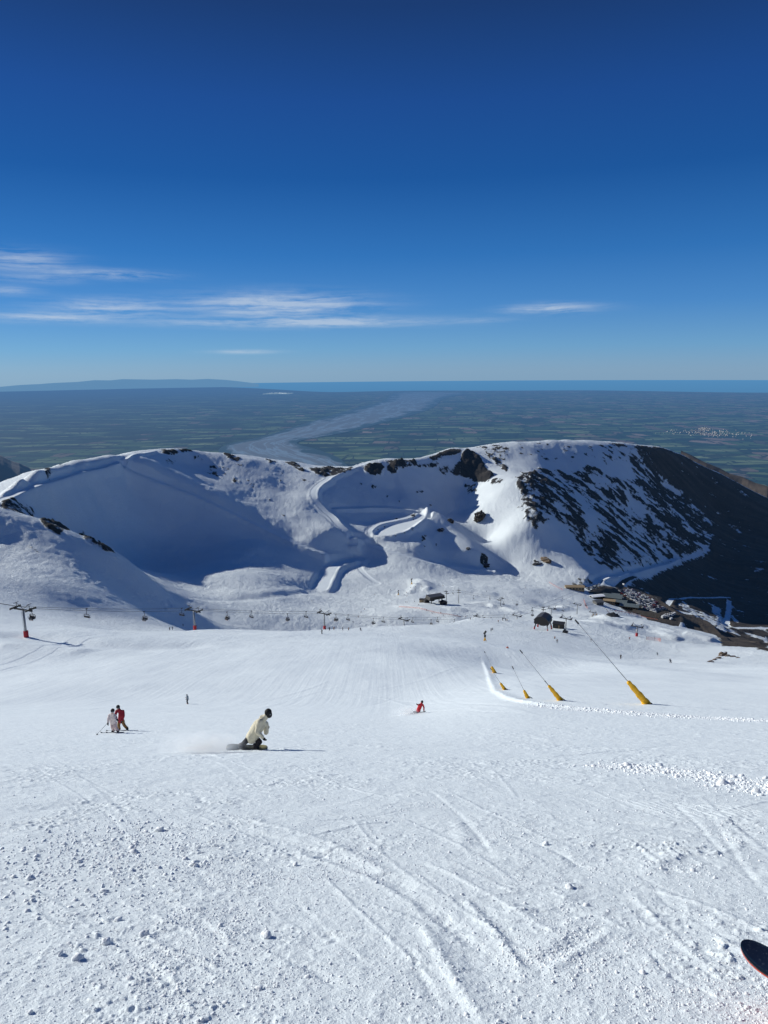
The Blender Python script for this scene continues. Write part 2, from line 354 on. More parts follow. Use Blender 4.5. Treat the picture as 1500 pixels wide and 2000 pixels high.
# the big streaked face
rockpatch([(1002,935),(1020,918),(1060,915),(1110,918),(1150,905),(1170,915),(1190,930),(1230,935),(1262,925),(1300,950),(1390,1010),(1400,1060),(1330,1092),(1240,1112),(1190,1118),(1160,1095),(1120,1040),(1085,1020),(1045,1035),(1015,1020),(1010,965)], 22, 0.46, 0.55, 21, 5.0, stretch=(sd_, 1.8), seed=33, oct=6)
rockpatch([(1005,935),(1025,922),(1060,925),(1080,950),(1085,985),(1070,1010),(1045,1028),(1020,1015),(1012,970)], 14, 0.50, 0.32, 12, 9.0, stretch=(sd_, 1.3), seed=35)
rockpatch([(1105,1010),(1125,1005),(1140,1030),(1150,1060),(1165,1085),(1150,1088),(1125,1055),(1110,1035)], 10, 0.6, 0.25, 14, 8.0, stretch=(sd_, 2.0), seed=36)
rockpatch([(1228,880),(1262,895),(1300,930),(1345,960),(1400,1000),(1420,1060),(1330,1095),(1300,1040),(1260,970),(1235,925)], 26, 0.54, 0.5, 17, 3.0, stretch=(sd_, 3.0), seed=37)
# bare shaded flank and valley
BARE = [(1232,868),(1290,874),(1345,886),(1400,918),(1460,948),(1520,980),(1620,1040),(1620,1290),(1500,1262),(1450,1255),(1400,1240),(1330,1212),(1290,1215),(1225,1195),(1190,1170),(1150,1160),(1150,1148),(1225,1145),(1250,1130),(1330,1098),(1385,1075),(1390,1020),(1340,965),(1300,940),(1258,905)]
rockpatch(BARE, 26, 0.84, 0.28, 20, 2.5, stretch=(sd_, 2.0), seed=41, brown=0.65)
w, m = area([(1225,866),(1290,872),(1345,884),(1400,916),(1455,946),(1440,957),(1380,940),(1320,912),(1270,892),(1235,880)], 24); BROWN[w] = np.maximum(BROWN[w], 1.0*m)
# brown shoulder and car park ground
for pts in ([(1225,1150),(1250,1160),(1310,1195),(1380,1225),(1500,1262),(1560,1290),(1480,1268),(1400,1245),(1350,1228),(1290,1212),(1200,1180)],):
    w, m = area(pts, 14); BROWN[w] = np.maximum(BROWN[w], 0.85*m); ROCK[w] = np.maximum(ROCK[w], 0.8*m)
w, m = area([(1110,1132),(1160,1128),(1195,1132),(1160,1150),(1120,1148)], 10); ROCK[w] = np.maximum(ROCK[w], 0.6*m*(0.8+0.4*fbm(GX[w], GY[w], 14, 4))); BROWN[w] = np.maximum(BROWN[w], 0.5*m)
# snow lying in the shaded valley
for pts, v in (([(1390,1180),(1408,1190),(1420,1222),(1412,1232),(1400,1205)], 0.2),([(1335,1174),(1350,1187),(1400,1207),(1430,1227),(1450,1243),(1425,1238),(1380,1220),(1350,1200),(1325,1180)], 0.42),([(1430,1205),(1442,1212),(1440,1217),(1430,1212)], 0.0),([(1450,1232),(1500,1245),(1500,1255),(1455,1240)], 0.35)):
    w, m = area(pts, 8); ROCK[w] = ROCK[w]*(1-m)+(v+0.35*fbm(GX[w], GY[w], 10, 4))*m

# --- tracks and benches
road([(-60,1003,665),(0,975,722),(60,950,775),(120,928,842),(180,914,905),(215,908,942),(236,898,965),(262,890,1010),(300,883,1065)], 7, 4, lift=1.2)
ridge([(245,902),(320,933),(420,978),(500,1016),(580,1058),(645,1088)], 34, 9.0, taper=True)
road([(245,905),(320,938),(420,983),(500,1022),(580,1063),(640,1090)], 8, 6)
road([(712,905),(690,914),(660,926),(640,936)], 9, 9, lift=1.5)
road([(640,936),(622,948),(611,962),(613,975),(620,985),(632,1000),(648,1012),(660,1026),(680,1045),(690,1060),(690,1068)], 9, 10, lift=2.2)
road([(655,993),(690,993),(740,991),(780,993),(812,1000)], 6, 9, lift=1.5)
# the pond on its bench
flat([(722,1047),(728,1037),(745,1028),(785,1018),(815,1006),(832,1008),(826,1020),(795,1040),(750,1050)], -233.5, 10, 1.0)
road([(722,1046),(722,1036),(738,1026),(770,1020),(800,1014),(812,1006)], 7, 6, lift=2.8)
ridge([(728,1050),(745,1053),(765,1051),(795,1043),(815,1031),(829,1018)], 5, 3.4, taper=False)
for q in ([(726,1040),(740,1029),(768,1022)],[(768,1022),(795,1014),(812,1008)],[(742,1054),(775,1050),(800,1041)],[(800,1041),(818,1030)]):  # dark pond rim: brown back bank, plus bank shade painted in as rock
    P_ = line(q, 6); w = window(P_, 12); D, T, S, L = seg_dist(P_, w); ROCK[w] = np.maximum(ROCK[w], 0.42*np.exp(-(D/2.2)**2)+0.10*fbm(GX[w], GY[w], 9, 3)*np.exp(-(D/4)**2))
road([(690,1050),(705,1051),(720,1049)], 8, 6)
road([(725,1063),(770,1078),(830,1095),(890,1108),(960,1117)], 9, 8)
ridge([(826,1006),(850,1020),(880,1045),(910,1078),(935,1108)], 32, 17.0)
ridge([(770,945),(830,955),(880,965)], 34, 5.0)
ridge([(815,1035),(825,1055),(822,1080)], 14, 4.0)
# loop mound above the basin
road([(698,1092),(700,1105),(708,1120),(722,1132),(738,1140)], 6, 10, lift=0.2)
bump(668,1122, 34, 42, 3.2, 0.2)
bump(668,1108, 24, 15, -3.0)
road([(700,1095),(672,1095),(652,1105),(640,1125),(628,1150)], 14, 10, lift=1.0)
ridge([(380,1168),(450,1170),(520,1168),(590,1158),(620,1150)], 6, -1.1)
ridge([(400,1152),(460,1160),(530,1160),(600,1150)], 6, 0.6)
# road under the right face
road([(1500,1228),(1460,1226),(1422,1222),(1418,1212),(1424,1190),(1424,1174)], 8, 8, rock=0.25)
road([(1424,1169),(1380,1167),(1330,1168),(1308,1172),(1300,1182),(1320,1192),(1345,1200)], 8, 8, rock=0.3)
road([(1150,1150),(1180,1128),(1210,1122),(1260,1112),(1320,1092)], 8, 9, rock=0.38)
w, m = area([(1130,1125),(1165,1112),(1230,1118),(1330,1092),(1330,1098),(1240,1130),(1190,1138),(1165,1128),(1150,1140),(1135,1135)], 10); ROCK[w] *= (1-0.22*m)
road([(1208,1146),(1218,1135),(1238,1127)], 9, 6, rock=0.8, brown=1.0)
# car park and the road beyond
flat([(1214,1154),(1238,1160),(1270,1172),(1300,1188),(1325,1205),(1330,1216),(1290,1216),(1262,1200),(1235,1190),(1222,1180),(1190,1170),(1200,1160)], -309.5, 14, 1.0, rock=0.9, brown=0.35)
road([(1222,1150),(1250,1158),(1280,1172),(1310,1190),(1345,1208),(1390,1228),(1450,1250)], 10, 8, rock=0.9, brown=1.0)
# snow mounds and jumps
ridge([(1160,1206),(1220,1212),(1280,1220),(1340,1234),(1400,1250)], 14, 2.2)
ridge([(1120,1206),(1160,1203),(1200,1216),(1250,1228)], 9, 2.0)
ridge([(1215,1226),(1250,1220),(1290,1228),(1330,1240)], 8, 2.2)
ridge([(1285,1234),(1305,1242),(1330,1252)], 7, 2.5)
ridge([(1335,1236),(1365,1243),(1400,1254)], 8, 3.0)
ridge([(1085,1178),(1105,1184),(1095,1192),(1060,1196)], 9, 4.0)
bump(1085, 1181, 24, 30, -4.5)
bump(825,1142, 13, 20, 5.5, 0.2); ridge([(800,1160),(808,1146),(818,1138)], 5, 2.0); ridge([(828,1155),(840,1146)], 4, 2.0)
bump(960,1182, 18, 8, 4.5, 0.2); ridge([(950,1185),(985,1186),(1018,1199)], 7, 3.0)
bump(900,1194, 10, 6, 2.5); bump(880,1190, 10, 7, 3.0)
ridge([(880,1145),(930,1155),(975,1162)], 8, 2.0)
ridge([(760,1180),(830,1190),(900,1205),(930,1222)], 12, 2.5)
# knoll of the lift station and the piste edge below it
bump(1095,1240, 14, 6, 1.6)
ridge([(940,1268),(1000,1272),(1100,1285),(1250,1300),(1400,1322),(1500,1330)], 10, 0.9, side=-1.2)
ridge([(1290,1290),(1340,1297),(1400,1296),(1500,1297)], 8, 1.2)
ridge([(-20,1236),(60,1243),(120,1256),(200,1262),(320,1264),(420,1256)], 6, -0.9)
ridge([(-20,1262),(80,1262),(180,1275)], 5, 0.6)

# --- near piste: berm line, old tracks, scrapes
BERM = ridge([(943,1282),(948,1305),(958,1335),(975,1358),(1000,1370),(1050,1377),(1120,1384),(1200,1391),(1300,1398),(1400,1404),(1520,1409)], 0.35, 0.09, side=0.25, taper=True, noise=0.9)
def trk(pts, w, h, side=0.0): ridge(pts, w, h*0.42, side=side*0.4, noise=0.4, n=3)
trk([(430,1615),(520,1632),(600,1655),(690,1692),(770,1722),(830,1775),(930,1850),(1000,1915),(1050,1970)], 0.10, -0.035, 0.02)
trk([(470,1600),(560,1618),(650,1650),(730,1690),(790,1730)], 0.07, 0.035)
trk([(560,1660),(680,1700),(760,1735),(830,1790),(900,1845),(975,1905)], 0.05, 0.03)
trk([(905,1755),(940,1790),(985,1845),(1040,1915)], 0.045, 0.05, -0.04)
trk([(740,1705),(790,1722),(800,1745)], 0.09, -0.05)
trk([(820,1800),(850,1850),(885,1915),(925,1970),(955,2010)], 0.04, 0.035, 0.02)
trk([(795,1850),(825,1905),(860,1975)], 0.03, -0.025)
trk([(860,1780),(905,1850),(940,1900),(975,1960)], 0.08, -0.03)
trk([(1040,1600),(1140,1600),(1240,1608),(1350,1626),(1480,1645)], 0.09, -0.03)
trk([(1060,1612),(1200,1618),(1330,1640),(1480,1660)], 0.06, 0.022)
trk([(1262,1712),(1280,1692),(1310,1676),(1350,1666),(1392,1668)], 0.12, 0.05, 0.03)
trk([(1385,1668),(1445,1655),(1442,1640)], 0.06, 0.04)
trk([(1040,1880),(1080,1870),(1130,1840),(1170,1800)], 0.07, -0.04, 0.03)
trk([(1070,1900),(1150,1850),(1200,1815)], 0.04, 0.03)
trk([(40,1585),(110,1578),(180,1566),(260,1560)], 0.35, -0.06)
trk([(380,1700),(430,1745)], 0.07, -0.03)
trk([(630,1665),(660,1655)], 0.04, 0.04); trk([(612,1675),(650,1662)], 0.03, -0.05)
trk([(380,1560),(392,1555),(390,1570)], 0.06, -0.06)
trk([(890,1600),(905,1630),(900,1665)], 0.10, 0.04)
trk([(1130,1460),(1250,1462),(1420,1470)], 0.2, 0.05)
trk([(280,1470),(380,1452),(520,1466)], 0.25, -0.05)
for k in range(40):
    x0 = rng.uniform(100, 1400); y0 = rng.uniform(1405, 1560); l = rng.uniform(60, 260); s = rng.uniform(-0.12, 0.08)
    ridge([(x0, y0), (x0+l*0.5, y0+s*l*0.5+rng.uniform(-3,3)), (x0+l, y0+s*l)], rng.uniform(0.04, 0.10), rng.uniform(0.008, 0.02)*rng.choice([-1,1]), noise=0.6)
for k in range(110):
    x0 = rng.uniform(-40, 1450); y0 = rng.uniform(1440, 1900); l = rng.uniform(90, 420); a = rng.choice([rng.uniform(-0.25, 0.25), rng.uniform(0.3, 1.0)]); c_ = rng.uniform(-25, 25)
    q = [(x0+l*u*math.cos(a)-c_*math.sin(a)*u*(1-u)*2, y0+l*u*math.sin(a)*0.8+c_*u*(1-u)*3) for u in (0, 0.33, 0.66, 1)]
    if max(p[1] for p in q) > 2040: continue
    sc_ = 0.018+0.02*(2000-y0)/560*rng.uniform(0.6, 1.6); ridge(q, sc_, rng.uniform(0.004, 0.011)*rng.choice([-1,1,1]), side=rng.uniform(-0.008, 0.008), noise=0.4)
for k in range(15):
    ridge([(1212+k*17, 1562+k*0.8), (1262+k*17, 1578+k*0.8), (1325+k*16, 1600+k*0.6)], 0.022, 0.010, noise=0.2)
for k in range(9):
    ridge([(1270+k*16, 1553), (1330+k*16, 1556+k*0.5)], 0.022, 0.010, noise=0.2)
# long carved tracks further down the piste
for k in range(90):
    x0 = rng.uniform(60, 1000); y0 = rng.uniform(1250, 1390); l = rng.uniform(80, 330); s = rng.uniform(-0.45, 0.25); c_ = rng.uniform(-10, 10)
    try: ridge([(x0, y0), (x0+l*0.33, y0+s*l*0.2+c_), (x0+l*0.66, min(1400, y0+s*l*0.4+c_)), (x0+l, min(1402, max(1246, y0+s*l*0.6)))], rng.uniform(0.2, 0.5), rng.uniform(0.015, 0.05)*rng.choice([-1,1]), noise=0.5)
    except Exception: pass

# --- surface roughness, band by band with distance
PATCH = sst(-0.15, 0.45, fbm(GX, GY, 5.0, 3, 0.5, 2.2))
nw = (1-sst(55, 85, RR))
ii = int(np.searchsorted(RS, 90))
X, Y, Rn = GX[:ii], GY[:ii], RR[:ii]; pt = PATCH[:ii]; nn = nw[:ii]
CH = 0.25+0.75*sst(0.1, 0.9, fbm(X, Y, 1.6, 4, 0.7, 4.4)+0.30)      # churned zones
dz = fbm(X, Y, 1.8, 3, 0.55, 1.0)*0.018*sst(2, 8, Rn)
dz += fbm(X, Y, 0.42, 3, 0.6, 6.0)*(0.004+0.009*CH)
rg = fbm(X, Y, 0.11, 3, 0.65, 8.0); dz += np.clip(rg-0.12, 0, 0.6)*(0.004+0.021*CH*(0.5+pt))*(1-sst(14, 30, Rn))
q2 = fbm(X, Y, 0.6, 3, 0.65, 18.0); dz += np.clip(q2-0.3, 0, 1)*(0.014+0.02*pt)*sst(9, 20, Rn)
q3 = fbm(X, Y, 0.30, 3, 0.7, 38.0); dz += np.clip(q3-0.1, 0, 0.8)*(0.012+0.018*pt)*sst(8, 14, Rn)*(1-sst(45, 80, Rn))
dz += fbm(X, Y, 0.055, 2, 0.6, 7.0)*0.0025*(1-sst(6, 12, Rn))
GZ[:ii] += dz*nn
mid = sst(60, 110, RR)*(1-GROOM)
sast = fbm(GX*0.8+GY*0.45, -GX*0.45*2.2+GY*0.9*2.2, 9.0, 4, 0.62, 5.0)
wind = sst(330, 460, RR)*(1-sst(1700, 2200, RR))
GZ += mid*wind*sast*0.26*(0.1+1.0*sst(-0.2, 0.5, fbm(GX, GY, 90, 2, 0.5, 8.8)))
GZ += mid*wind*fbm(GX, GY*0.7, 4.2, 3, 0.7, 15.0)*0.16*(0.3+1.2*sst(-0.3, 0.4, fbm(GX, GY, 60, 3, 0.6, 18.8)))
GZ += mid*wind*(fbm(GX, GY, 28, 4, 0.6, 28.0)*0.5)
GZ += sst(40, 90, RR)*(1-sst(300, 420, RR))*(fbm(GX, GY*0.6, 4.5, 4, 0.6, 3.3)*0.03)
# ------------------------------------------------------------------ materials
def new_mat(name):
    m = bpy.data.materials.new(name); m.use_nodes = True; nt = m.node_tree; nt.nodes.clear()
    return m, nt, nt.nodes, nt.links
def N(nt, t, **kw):
    n = nt.nodes.new(t)
    for k, v in kw.items():
        if k.startswith('i_'):
            key = k[2:]; n.inputs[int(key) if key.isdigit() else key].default_value = v
        else: setattr(n, k, v)
    return n
def MathN(nt, op, a, b=None, c=None, clamp=False):
    n = nt.nodes.new('ShaderNodeMath'); n.operation = op; n.use_clamp = clamp
    for i, v in enumerate((a, b, c)):
        if v is None: continue
        if hasattr(v, 'links') or hasattr(v, 'node'): nt.links.new(v, n.inputs[i])
        else: n.inputs[i].default_value = v
    return n.outputs[0]
def MixC(nt, f, a, b, mode='MIX'):
    n = nt.nodes.new('ShaderNodeMix'); n.data_type = 'RGBA'; n.blend_type = mode
    for s, v in ((n.inputs['Factor'], f), (n.inputs['A'], a), (n.inputs['B'], b)):
        if s.name != 'Factor': s = [q for q in n.inputs if q.name == s.name and q.type == 'RGBA'][0]
        else: s = [q for q in n.inputs if q.name == 'Factor' and q.type == 'VALUE'][0]
        if hasattr(v, 'node'): nt.links.new(v, s)
        elif isinstance(v, (int, float)): s.default_value = v
        else: s.default_value = tuple(v)+((1,) if len(v) == 3 else ())
    return [q for q in n.outputs if q.type == 'RGBA'][0]
def Ramp(nt, fac, stops, interp='LINEAR'):
    n = nt.nodes.new('ShaderNodeValToRGB'); n.color_ramp.interpolation = interp
    e = n.color_ramp.elements
    while len(e) < len(stops): e.new(0.5)
    for k, (p, c) in enumerate(stops):
        e[k].position = p; e[k].color = tuple(c)+((1,) if len(c) == 3 else ())
    nt.links.new(fac, n.inputs[0]); return n.outputs[0]
def Attr(nt, name): return N(nt, 'ShaderNodeAttribute', attribute_name=name).outputs['Fac']
def Noise(nt, vec, scale, detail=4, rough=0.5, typ=None):
    n = N(nt, 'ShaderNodeTexNoise'); n.inputs['Scale'].default_value = scale; n.inputs['Detail'].default_value = detail; n.inputs['Roughness'].default_value = rough
    if vec is not None: nt.links.new(vec, n.inputs['Vector'])
    return n.outputs['Fac']
def Vscale(nt, vec, s, rot=None):
    n = N(nt, 'ShaderNodeMapping'); n.inputs['Scale'].default_value = s
    if rot: n.inputs['Rotation'].default_value = rot
    nt.links.new(vec, n.inputs['Vector']); return n.outputs[0]
HAZE = (0.074, 0.182, 0.375)  # glow colour for the distance haze painted into land, water and hill surfaces
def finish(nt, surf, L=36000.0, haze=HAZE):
    """aerial haze painted as a glow, mixed into the surface more with distance from the eye"""
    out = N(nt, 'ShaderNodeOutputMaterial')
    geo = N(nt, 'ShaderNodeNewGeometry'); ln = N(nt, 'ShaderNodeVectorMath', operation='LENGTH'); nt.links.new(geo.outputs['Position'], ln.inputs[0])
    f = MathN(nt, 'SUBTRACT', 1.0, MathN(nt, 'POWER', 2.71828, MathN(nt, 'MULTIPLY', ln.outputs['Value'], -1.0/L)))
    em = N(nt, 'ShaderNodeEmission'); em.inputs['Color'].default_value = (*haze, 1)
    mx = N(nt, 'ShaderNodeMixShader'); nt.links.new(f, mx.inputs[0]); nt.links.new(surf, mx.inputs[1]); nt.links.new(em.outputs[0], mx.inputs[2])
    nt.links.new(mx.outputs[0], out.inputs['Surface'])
def simple(name, col, rough=0.6, metal=0.0, var=0.15, scale=3.0, spec=0.4, bump=0.0):
    m, nt, nd, lk = new_mat(name)
    tc = N(nt, 'ShaderNodeTexCoord'); nz = Noise(nt, tc.outputs['Object'], scale, 4)
    a = tuple(c*(1-var) for c in col); b = tuple(min(1, c*(1+var)) for c in col)
    c = MixC(nt, nz, a, b)
    p = N(nt, 'ShaderNodeBsdfPrincipled'); lk.new(c, p.inputs['Base Color']); p.inputs['Roughness'].default_value = rough; p.inputs['Metallic'].default_value = metal
    p.inputs['Specular IOR Level'].default_value = spec
    if bump:
        bn = N(nt, 'ShaderNodeBump'); bn.inputs['Strength'].default_value = bump; bn.inputs['Distance'].default_value = 0.02; lk.new(nz, bn.inputs['Height']); lk.new(bn.outputs[0], p.inputs['Normal'])
    o = N(nt, 'ShaderNodeOutputMaterial'); lk.new(p.outputs[0], o.inputs['Surface'])
    return m

# snow + rock for the whole mountain
def terrain_material(name):
    m, nt, nd, lk = new_mat(name)
    geo = N(nt, 'ShaderNodeNewGeometry'); P = geo.outputs['Position']
    ln = N(nt, 'ShaderNodeVectorMath', operation='LENGTH'); lk.new(P, ln.inputs[0]); dist = ln.outputs['Value']
    rock = Attr(nt, 'rock'); brown = Attr(nt, 'brown'); groom = Attr(nt, 'groom')
    # rock cover
    n1 = Noise(nt, P, 0.12, 8, 0.68)
    rk = MathN(nt, 'MULTIPLY_ADD', MathN(nt, 'ADD', rock, MathN(nt, 'MULTIPLY_ADD', n1, 1.25, -0.625)), 9.0, -4.0, clamp=True)
    rk = MathN(nt, 'MULTIPLY', rk, MathN(nt, 'GREATER_THAN', rock, 0.04))
    # rock colour
    n2 = Noise(nt, P, 0.35, 8, 0.7)
    n3 = Noise(nt, P, 0.03, 4, 0.6)
    rc = Ramp(nt, n2, [(0.25, (0.012, 0.011, 0.011)), (0.5, (0.036, 0.030, 0.026)), (0.75, (0.12, 0.10, 0.082))])
    bc = Ramp(nt, MathN(nt, 'MULTIPLY_ADD', n3, 0.6, MathN(nt, 'MULTIPLY', n2, 0.4)), [(0.3, (0.07, 0.052, 0.038)), (0.55, (0.13, 0.10, 0.072)), (0.75, (0.2, 0.165, 0.125))])
    rcol = MixC(nt, brown, rc, bc)
    cu = N(nt, 'ShaderNodeCombineXYZ')
    for k, (dx_, dy_, s_) in enumerate(((float(sd_[0]), float(sd_[1]), 0.010), (-float(sd_[1]), float(sd_[0]), 0.075))):
        dv = N(nt, 'ShaderNodeVectorMath', operation='DOT_PRODUCT'); lk.new(P, dv.inputs[0]); dv.inputs[1].default_value = (dx_*s_, dy_*s_, 0); lk.new(dv.outputs['Value'], cu.inputs[k])
    gul = Noise(nt, cu.outputs[0], 1.0, 7, 0.65)
    rcol = MixC(nt, MathN(nt, 'MULTIPLY', MathN(nt, 'SUBTRACT', gul, 0.42), 3.2, clamp=True), MixC(nt, 0.55, rcol, (0.01, 0.01, 0.012)), MixC(nt, 0.35, rcol, (0.13, 0.105, 0.085)))
    # snow colour: clean, with wind-packed and skied-off tones
    n4 = Noise(nt, Vscale(nt, P, (0.02, 0.05, 0.05)), 1.0, 6, 0.62)
    n5 = Noise(nt, P, 2.2, 5, 0.7)
    sc = MixC(nt, n4, (0.70, 0.755, 0.79), (0.87, 0.915, 0.93))
    sc = MixC(nt, MathN(nt, 'MULTIPLY', n5, 0.25), sc, (0.77, 0.83, 0.86))
    run = Noise(nt, Vscale(nt, P, (0.35, 0.012, 0.012), (0, 0, 0.10)), 1.0, 5, 0.65)
    nearrun = MathN(nt, 'MULTIPLY', MathN(nt, 'DIVIDE', MathN(nt, 'SUBTRACT', 460.0, dist), 120.0, clamp=True), MathN(nt, 'DIVIDE', MathN(nt, 'SUBTRACT', dist, 40.0), 80.0, clamp=True))
    sc = MixC(nt, MathN(nt, 'MULTIPLY', MathN(nt, 'MULTIPLY', MathN(nt, 'MULTIPLY', MathN(nt, 'SUBTRACT', run, 0.42), 3.0, clamp=True), 0.28), nearrun), sc, (0.68, 0.735, 0.78))
    col = MixC(nt, rk, sc, rcol)
    # relief that the mesh is too coarse for: three bands, each fading where it gets too fine to see
    near = MathN(nt, 'SUBTRACT', 1.0, MathN(nt, 'DIVIDE', dist, 60.0), clamp=True)
    b0 = MathN(nt, 'MULTIPLY', MathN(nt, 'ADD', MathN(nt, 'MULTIPLY', Noise(nt, P, 60.0, 3, 0.8), 1.6), MathN(nt, 'MULTIPLY', Noise(nt, P, 14.0, 5, 0.72), 2.5)), MathN(nt, 'MULTIPLY', near, 0.0065))
    mid = MathN(nt, 'MULTIPLY', MathN(nt, 'DIVIDE', dist, 40.0, clamp=True), 0.05)
    b1 = MathN(nt, 'MULTIPLY', Noise(nt, Vscale(nt, P, (1.0, 0.55, 1.0), (0, 0, 0.4)), 1.3, 7, 0.7), mid)
    far = MathN(nt, 'DIVIDE', MathN(nt, 'SUBTRACT', dist, 150.0), 400.0, clamp=True)
    b2 = MathN(nt, 'MULTIPLY', Noise(nt, Vscale(nt, P, (1.0, 0.5, 1.0), (0, 0, -0.5)), 0.22, 8, 0.72), MathN(nt, 'MULTIPLY', MathN(nt, 'MULTIPLY', far, MathN(nt, 'MULTIPLY_ADD', groom, -1.0, 1.15)), MathN(nt, 'MULTIPLY_ADD', Noise(nt, P, 0.012, 3), 2.6, -0.6, clamp=True)))
    b2 = MathN(nt, 'ADD', b2, MathN(nt, 'MULTIPLY', MathN(nt, 'MULTIPLY', Noise(nt, P, 0.55, 6, 0.75), far), MathN(nt, 'MULTIPLY_ADD', groom, -0.9, 1.25)))
    # corduroy of the snow groomer
    b3 = MathN(nt, 'MULTIPLY', MathN(nt, 'MULTIPLY', Noise(nt, Vscale(nt, P, (1.2, 0.02, 0.02), (0, 0, 0.12)), 1.0, 3, 0.5), nearrun), 0.07)
    rb = MathN(nt, 'MULTIPLY', MathN(nt, 'MULTIPLY', n2, rk), 3.2)
    h = MathN(nt, 'ADD', MathN(nt, 'ADD', MathN(nt, 'ADD', b0, b1), MathN(nt, 'ADD', b2, b3)), rb)
    bp = N(nt, 'ShaderNodeBump'); bp.inputs['Strength'].default_value = 1.0; bp.inputs['Distance'].default_value = 1.0; lk.new(h, bp.inputs['Height'])
    p = N(nt, 'ShaderNodeBsdfPrincipled'); lk.new(col, p.inputs['Base Color']); lk.new(bp.outputs[0], p.inputs['Normal'])
    lk.new(MathN(nt, 'MULTIPLY_ADD', rk, 0.35, 0.55), p.inputs['Roughness']); p.inputs['Specular IOR Level'].default_value = 0.25
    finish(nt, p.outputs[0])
    return m
M_TERR = terrain_material('snow_and_rock')
# ------------------------------------------------------------------ the mountain sheets
P3 = np.stack([GX, GY, GZ], -1)
def sheet(name, i0, i1):
    o = grid_mesh(name, P3[i0:i1], M_TERR)
    add_attr(o, 'rock', ROCK[i0:i1]); add_attr(o, 'brown', BROWN[i0:i1]); add_attr(o, 'groom', GROOM[i0:i1])
    return tag(o, kind='structure')
ksplit = int(np.searchsorted(RS, 520))
snow_slope = sheet('snow_slope', 0, ksplit+1)
mountain = sheet('mountain_terrain', ksplit, NR)

# ------------------------------------------------------------------ plains, sea, far hills
RE = 7.4e6
def plain_z(r): return -1580 - np.clip((r-5000)/55000, 0, 1)*400 - r*r/(2*RE)
def plains_material():
    m, nt, nd, lk = new_mat('farmland')
    geo = N(nt, 'ShaderNodeNewGeometry'); P = geo.outputs['Position']
    sep = N(nt, 'ShaderNodeSeparateXYZ'); lk.new(P, sep.inputs[0]); X, Y = sep.outputs[0], sep.outputs[1]
    warp = Noise(nt, Vscale(nt, P, (0.00012,)*3), 1.0, 3)
    v = N(nt, 'ShaderNodeCombineXYZ'); lk.new(MathN(nt, 'MULTIPLY_ADD', warp, 900.0, X), v.inputs[0]); lk.new(MathN(nt, 'MULTIPLY_ADD', warp, -1300.0, Y), v.inputs[1])
    def fields(sx, sy, rot, off):
        mp = N(nt, 'ShaderNodeMapping'); mp.inputs['Scale'].default_value = (1/sx, 1/sy, 0); mp.inputs['Rotation'].default_value = (0, 0, rot); mp.inputs['Location'].default_value = (off, off*0.7, 0)
        lk.new(v.outputs[0], mp.inputs[0])
        vo = N(nt, 'ShaderNodeTexVoronoi', distance='CHEBYCHEV', voronoi_dimensions='2D'); vo.inputs['Scale'].default_value = 1.0; vo.inputs['Randomness'].default_value = 0.62; lk.new(mp.outputs[0], vo.inputs['Vector'])
        ve = N(nt, 'ShaderNodeTexVoronoi', distance='CHEBYCHEV', voronoi_dimensions='2D', feature='F2'); ve.inputs['Scale'].default_value = 1.0; ve.inputs['Randomness'].default_value = 0.62; lk.new(mp.outputs[0], ve.inputs['Vector'])
        return vo.outputs['Color'], MathN(nt, 'SUBTRACT', ve.outputs['Distance'], vo.outputs['Distance'])
    ca, ea = fields(820, 300, 0.07, 3.1); cb, eb = fields(330, 560, 0.07, 9.7)
    def sepc(c):
        s = N(nt, 'ShaderNodeSeparateColor'); lk.new(c, s.inputs[0]); return s.outputs[0], s.outputs[1], s.outputs[2]
    a0, a1, a2 = sepc(ca); b0, b1, b2 = sepc(cb)
    green = Ramp(nt, a0, [(0.0, (0.008, 0.026, 0.024)), (0.35, (0.020, 0.056, 0.034)), (0.7, (0.075, 0.125, 0.055)), (1.0, (0.18, 0.225, 0.12))], 'LINEAR')
    tan = Ramp(nt, b0, [(0.0, (0.08, 0.08, 0.06)), (0.6, (0.16, 0.125, 0.10)), (1.0, (0.27, 0.2, 0.17))])
    # bare ground is more common on the right of the river
    east = MathN(nt, 'MULTIPLY_ADD', MathN(nt, 'DIVIDE', X, 16000.0), 0.2, 0.16, clamp=True)
    big = Noise(nt, Vscale(nt, P, (0.0002,)*3), 1.0, 4)
    bare = MathN(nt, 'LESS_THAN', b1, MathN(nt, 'MULTIPLY', east, MathN(nt, 'MULTIPLY', big, 1.7)))
    col = MixC(nt, bare, green, tan)
    # shelter belts: dark lines round the fields
    n = Noise(nt, Vscale(nt, P, (0.0016,)*3), 1.0, 3)
    hedge = MathN(nt, 'MULTIPLY', MathN(nt, 'LESS_THAN', ea, 0.08), MathN(nt, 'GREATER_THAN', n, 0.40))
    hedge2 = MathN(nt, 'MULTIPLY', MathN(nt, 'LESS_THAN', eb, 0.07), MathN(nt, 'GREATER_THAN', n, 0.46))
    hd = MathN(nt, 'MAXIMUM', hedge, hedge2)
    # woods, heavier to the left
    wn = Noise(nt, Vscale(nt, P, (0.00045, 0.0009, 0.0005)), 1.0, 6, 0.65)
    wt = MathN(nt, 'MULTIPLY_ADD', MathN(nt, 'DIVIDE', X, 20000.0), 0.12, 0.545)
    wood = MathN(nt, 'MULTIPLY', MathN(nt, 'SUBTRACT', wn, wt), 22.0, clamp=True)
    dark = MathN(nt, 'MAXIMUM', hd, wood)
    col = MixC(nt, MathN(nt, 'MULTIPLY', dark, 0.85), col, (0.006, 0.014, 0.014))
    p = N(nt, 'ShaderNodeBsdfPrincipled'); lk.new(col, p.inputs['Base Color']); p.inputs['Roughness'].default_value = 0.9; p.inputs['Specular IOR Level'].default_value = 0.1
    finish(nt, p.outputs[0]); return m
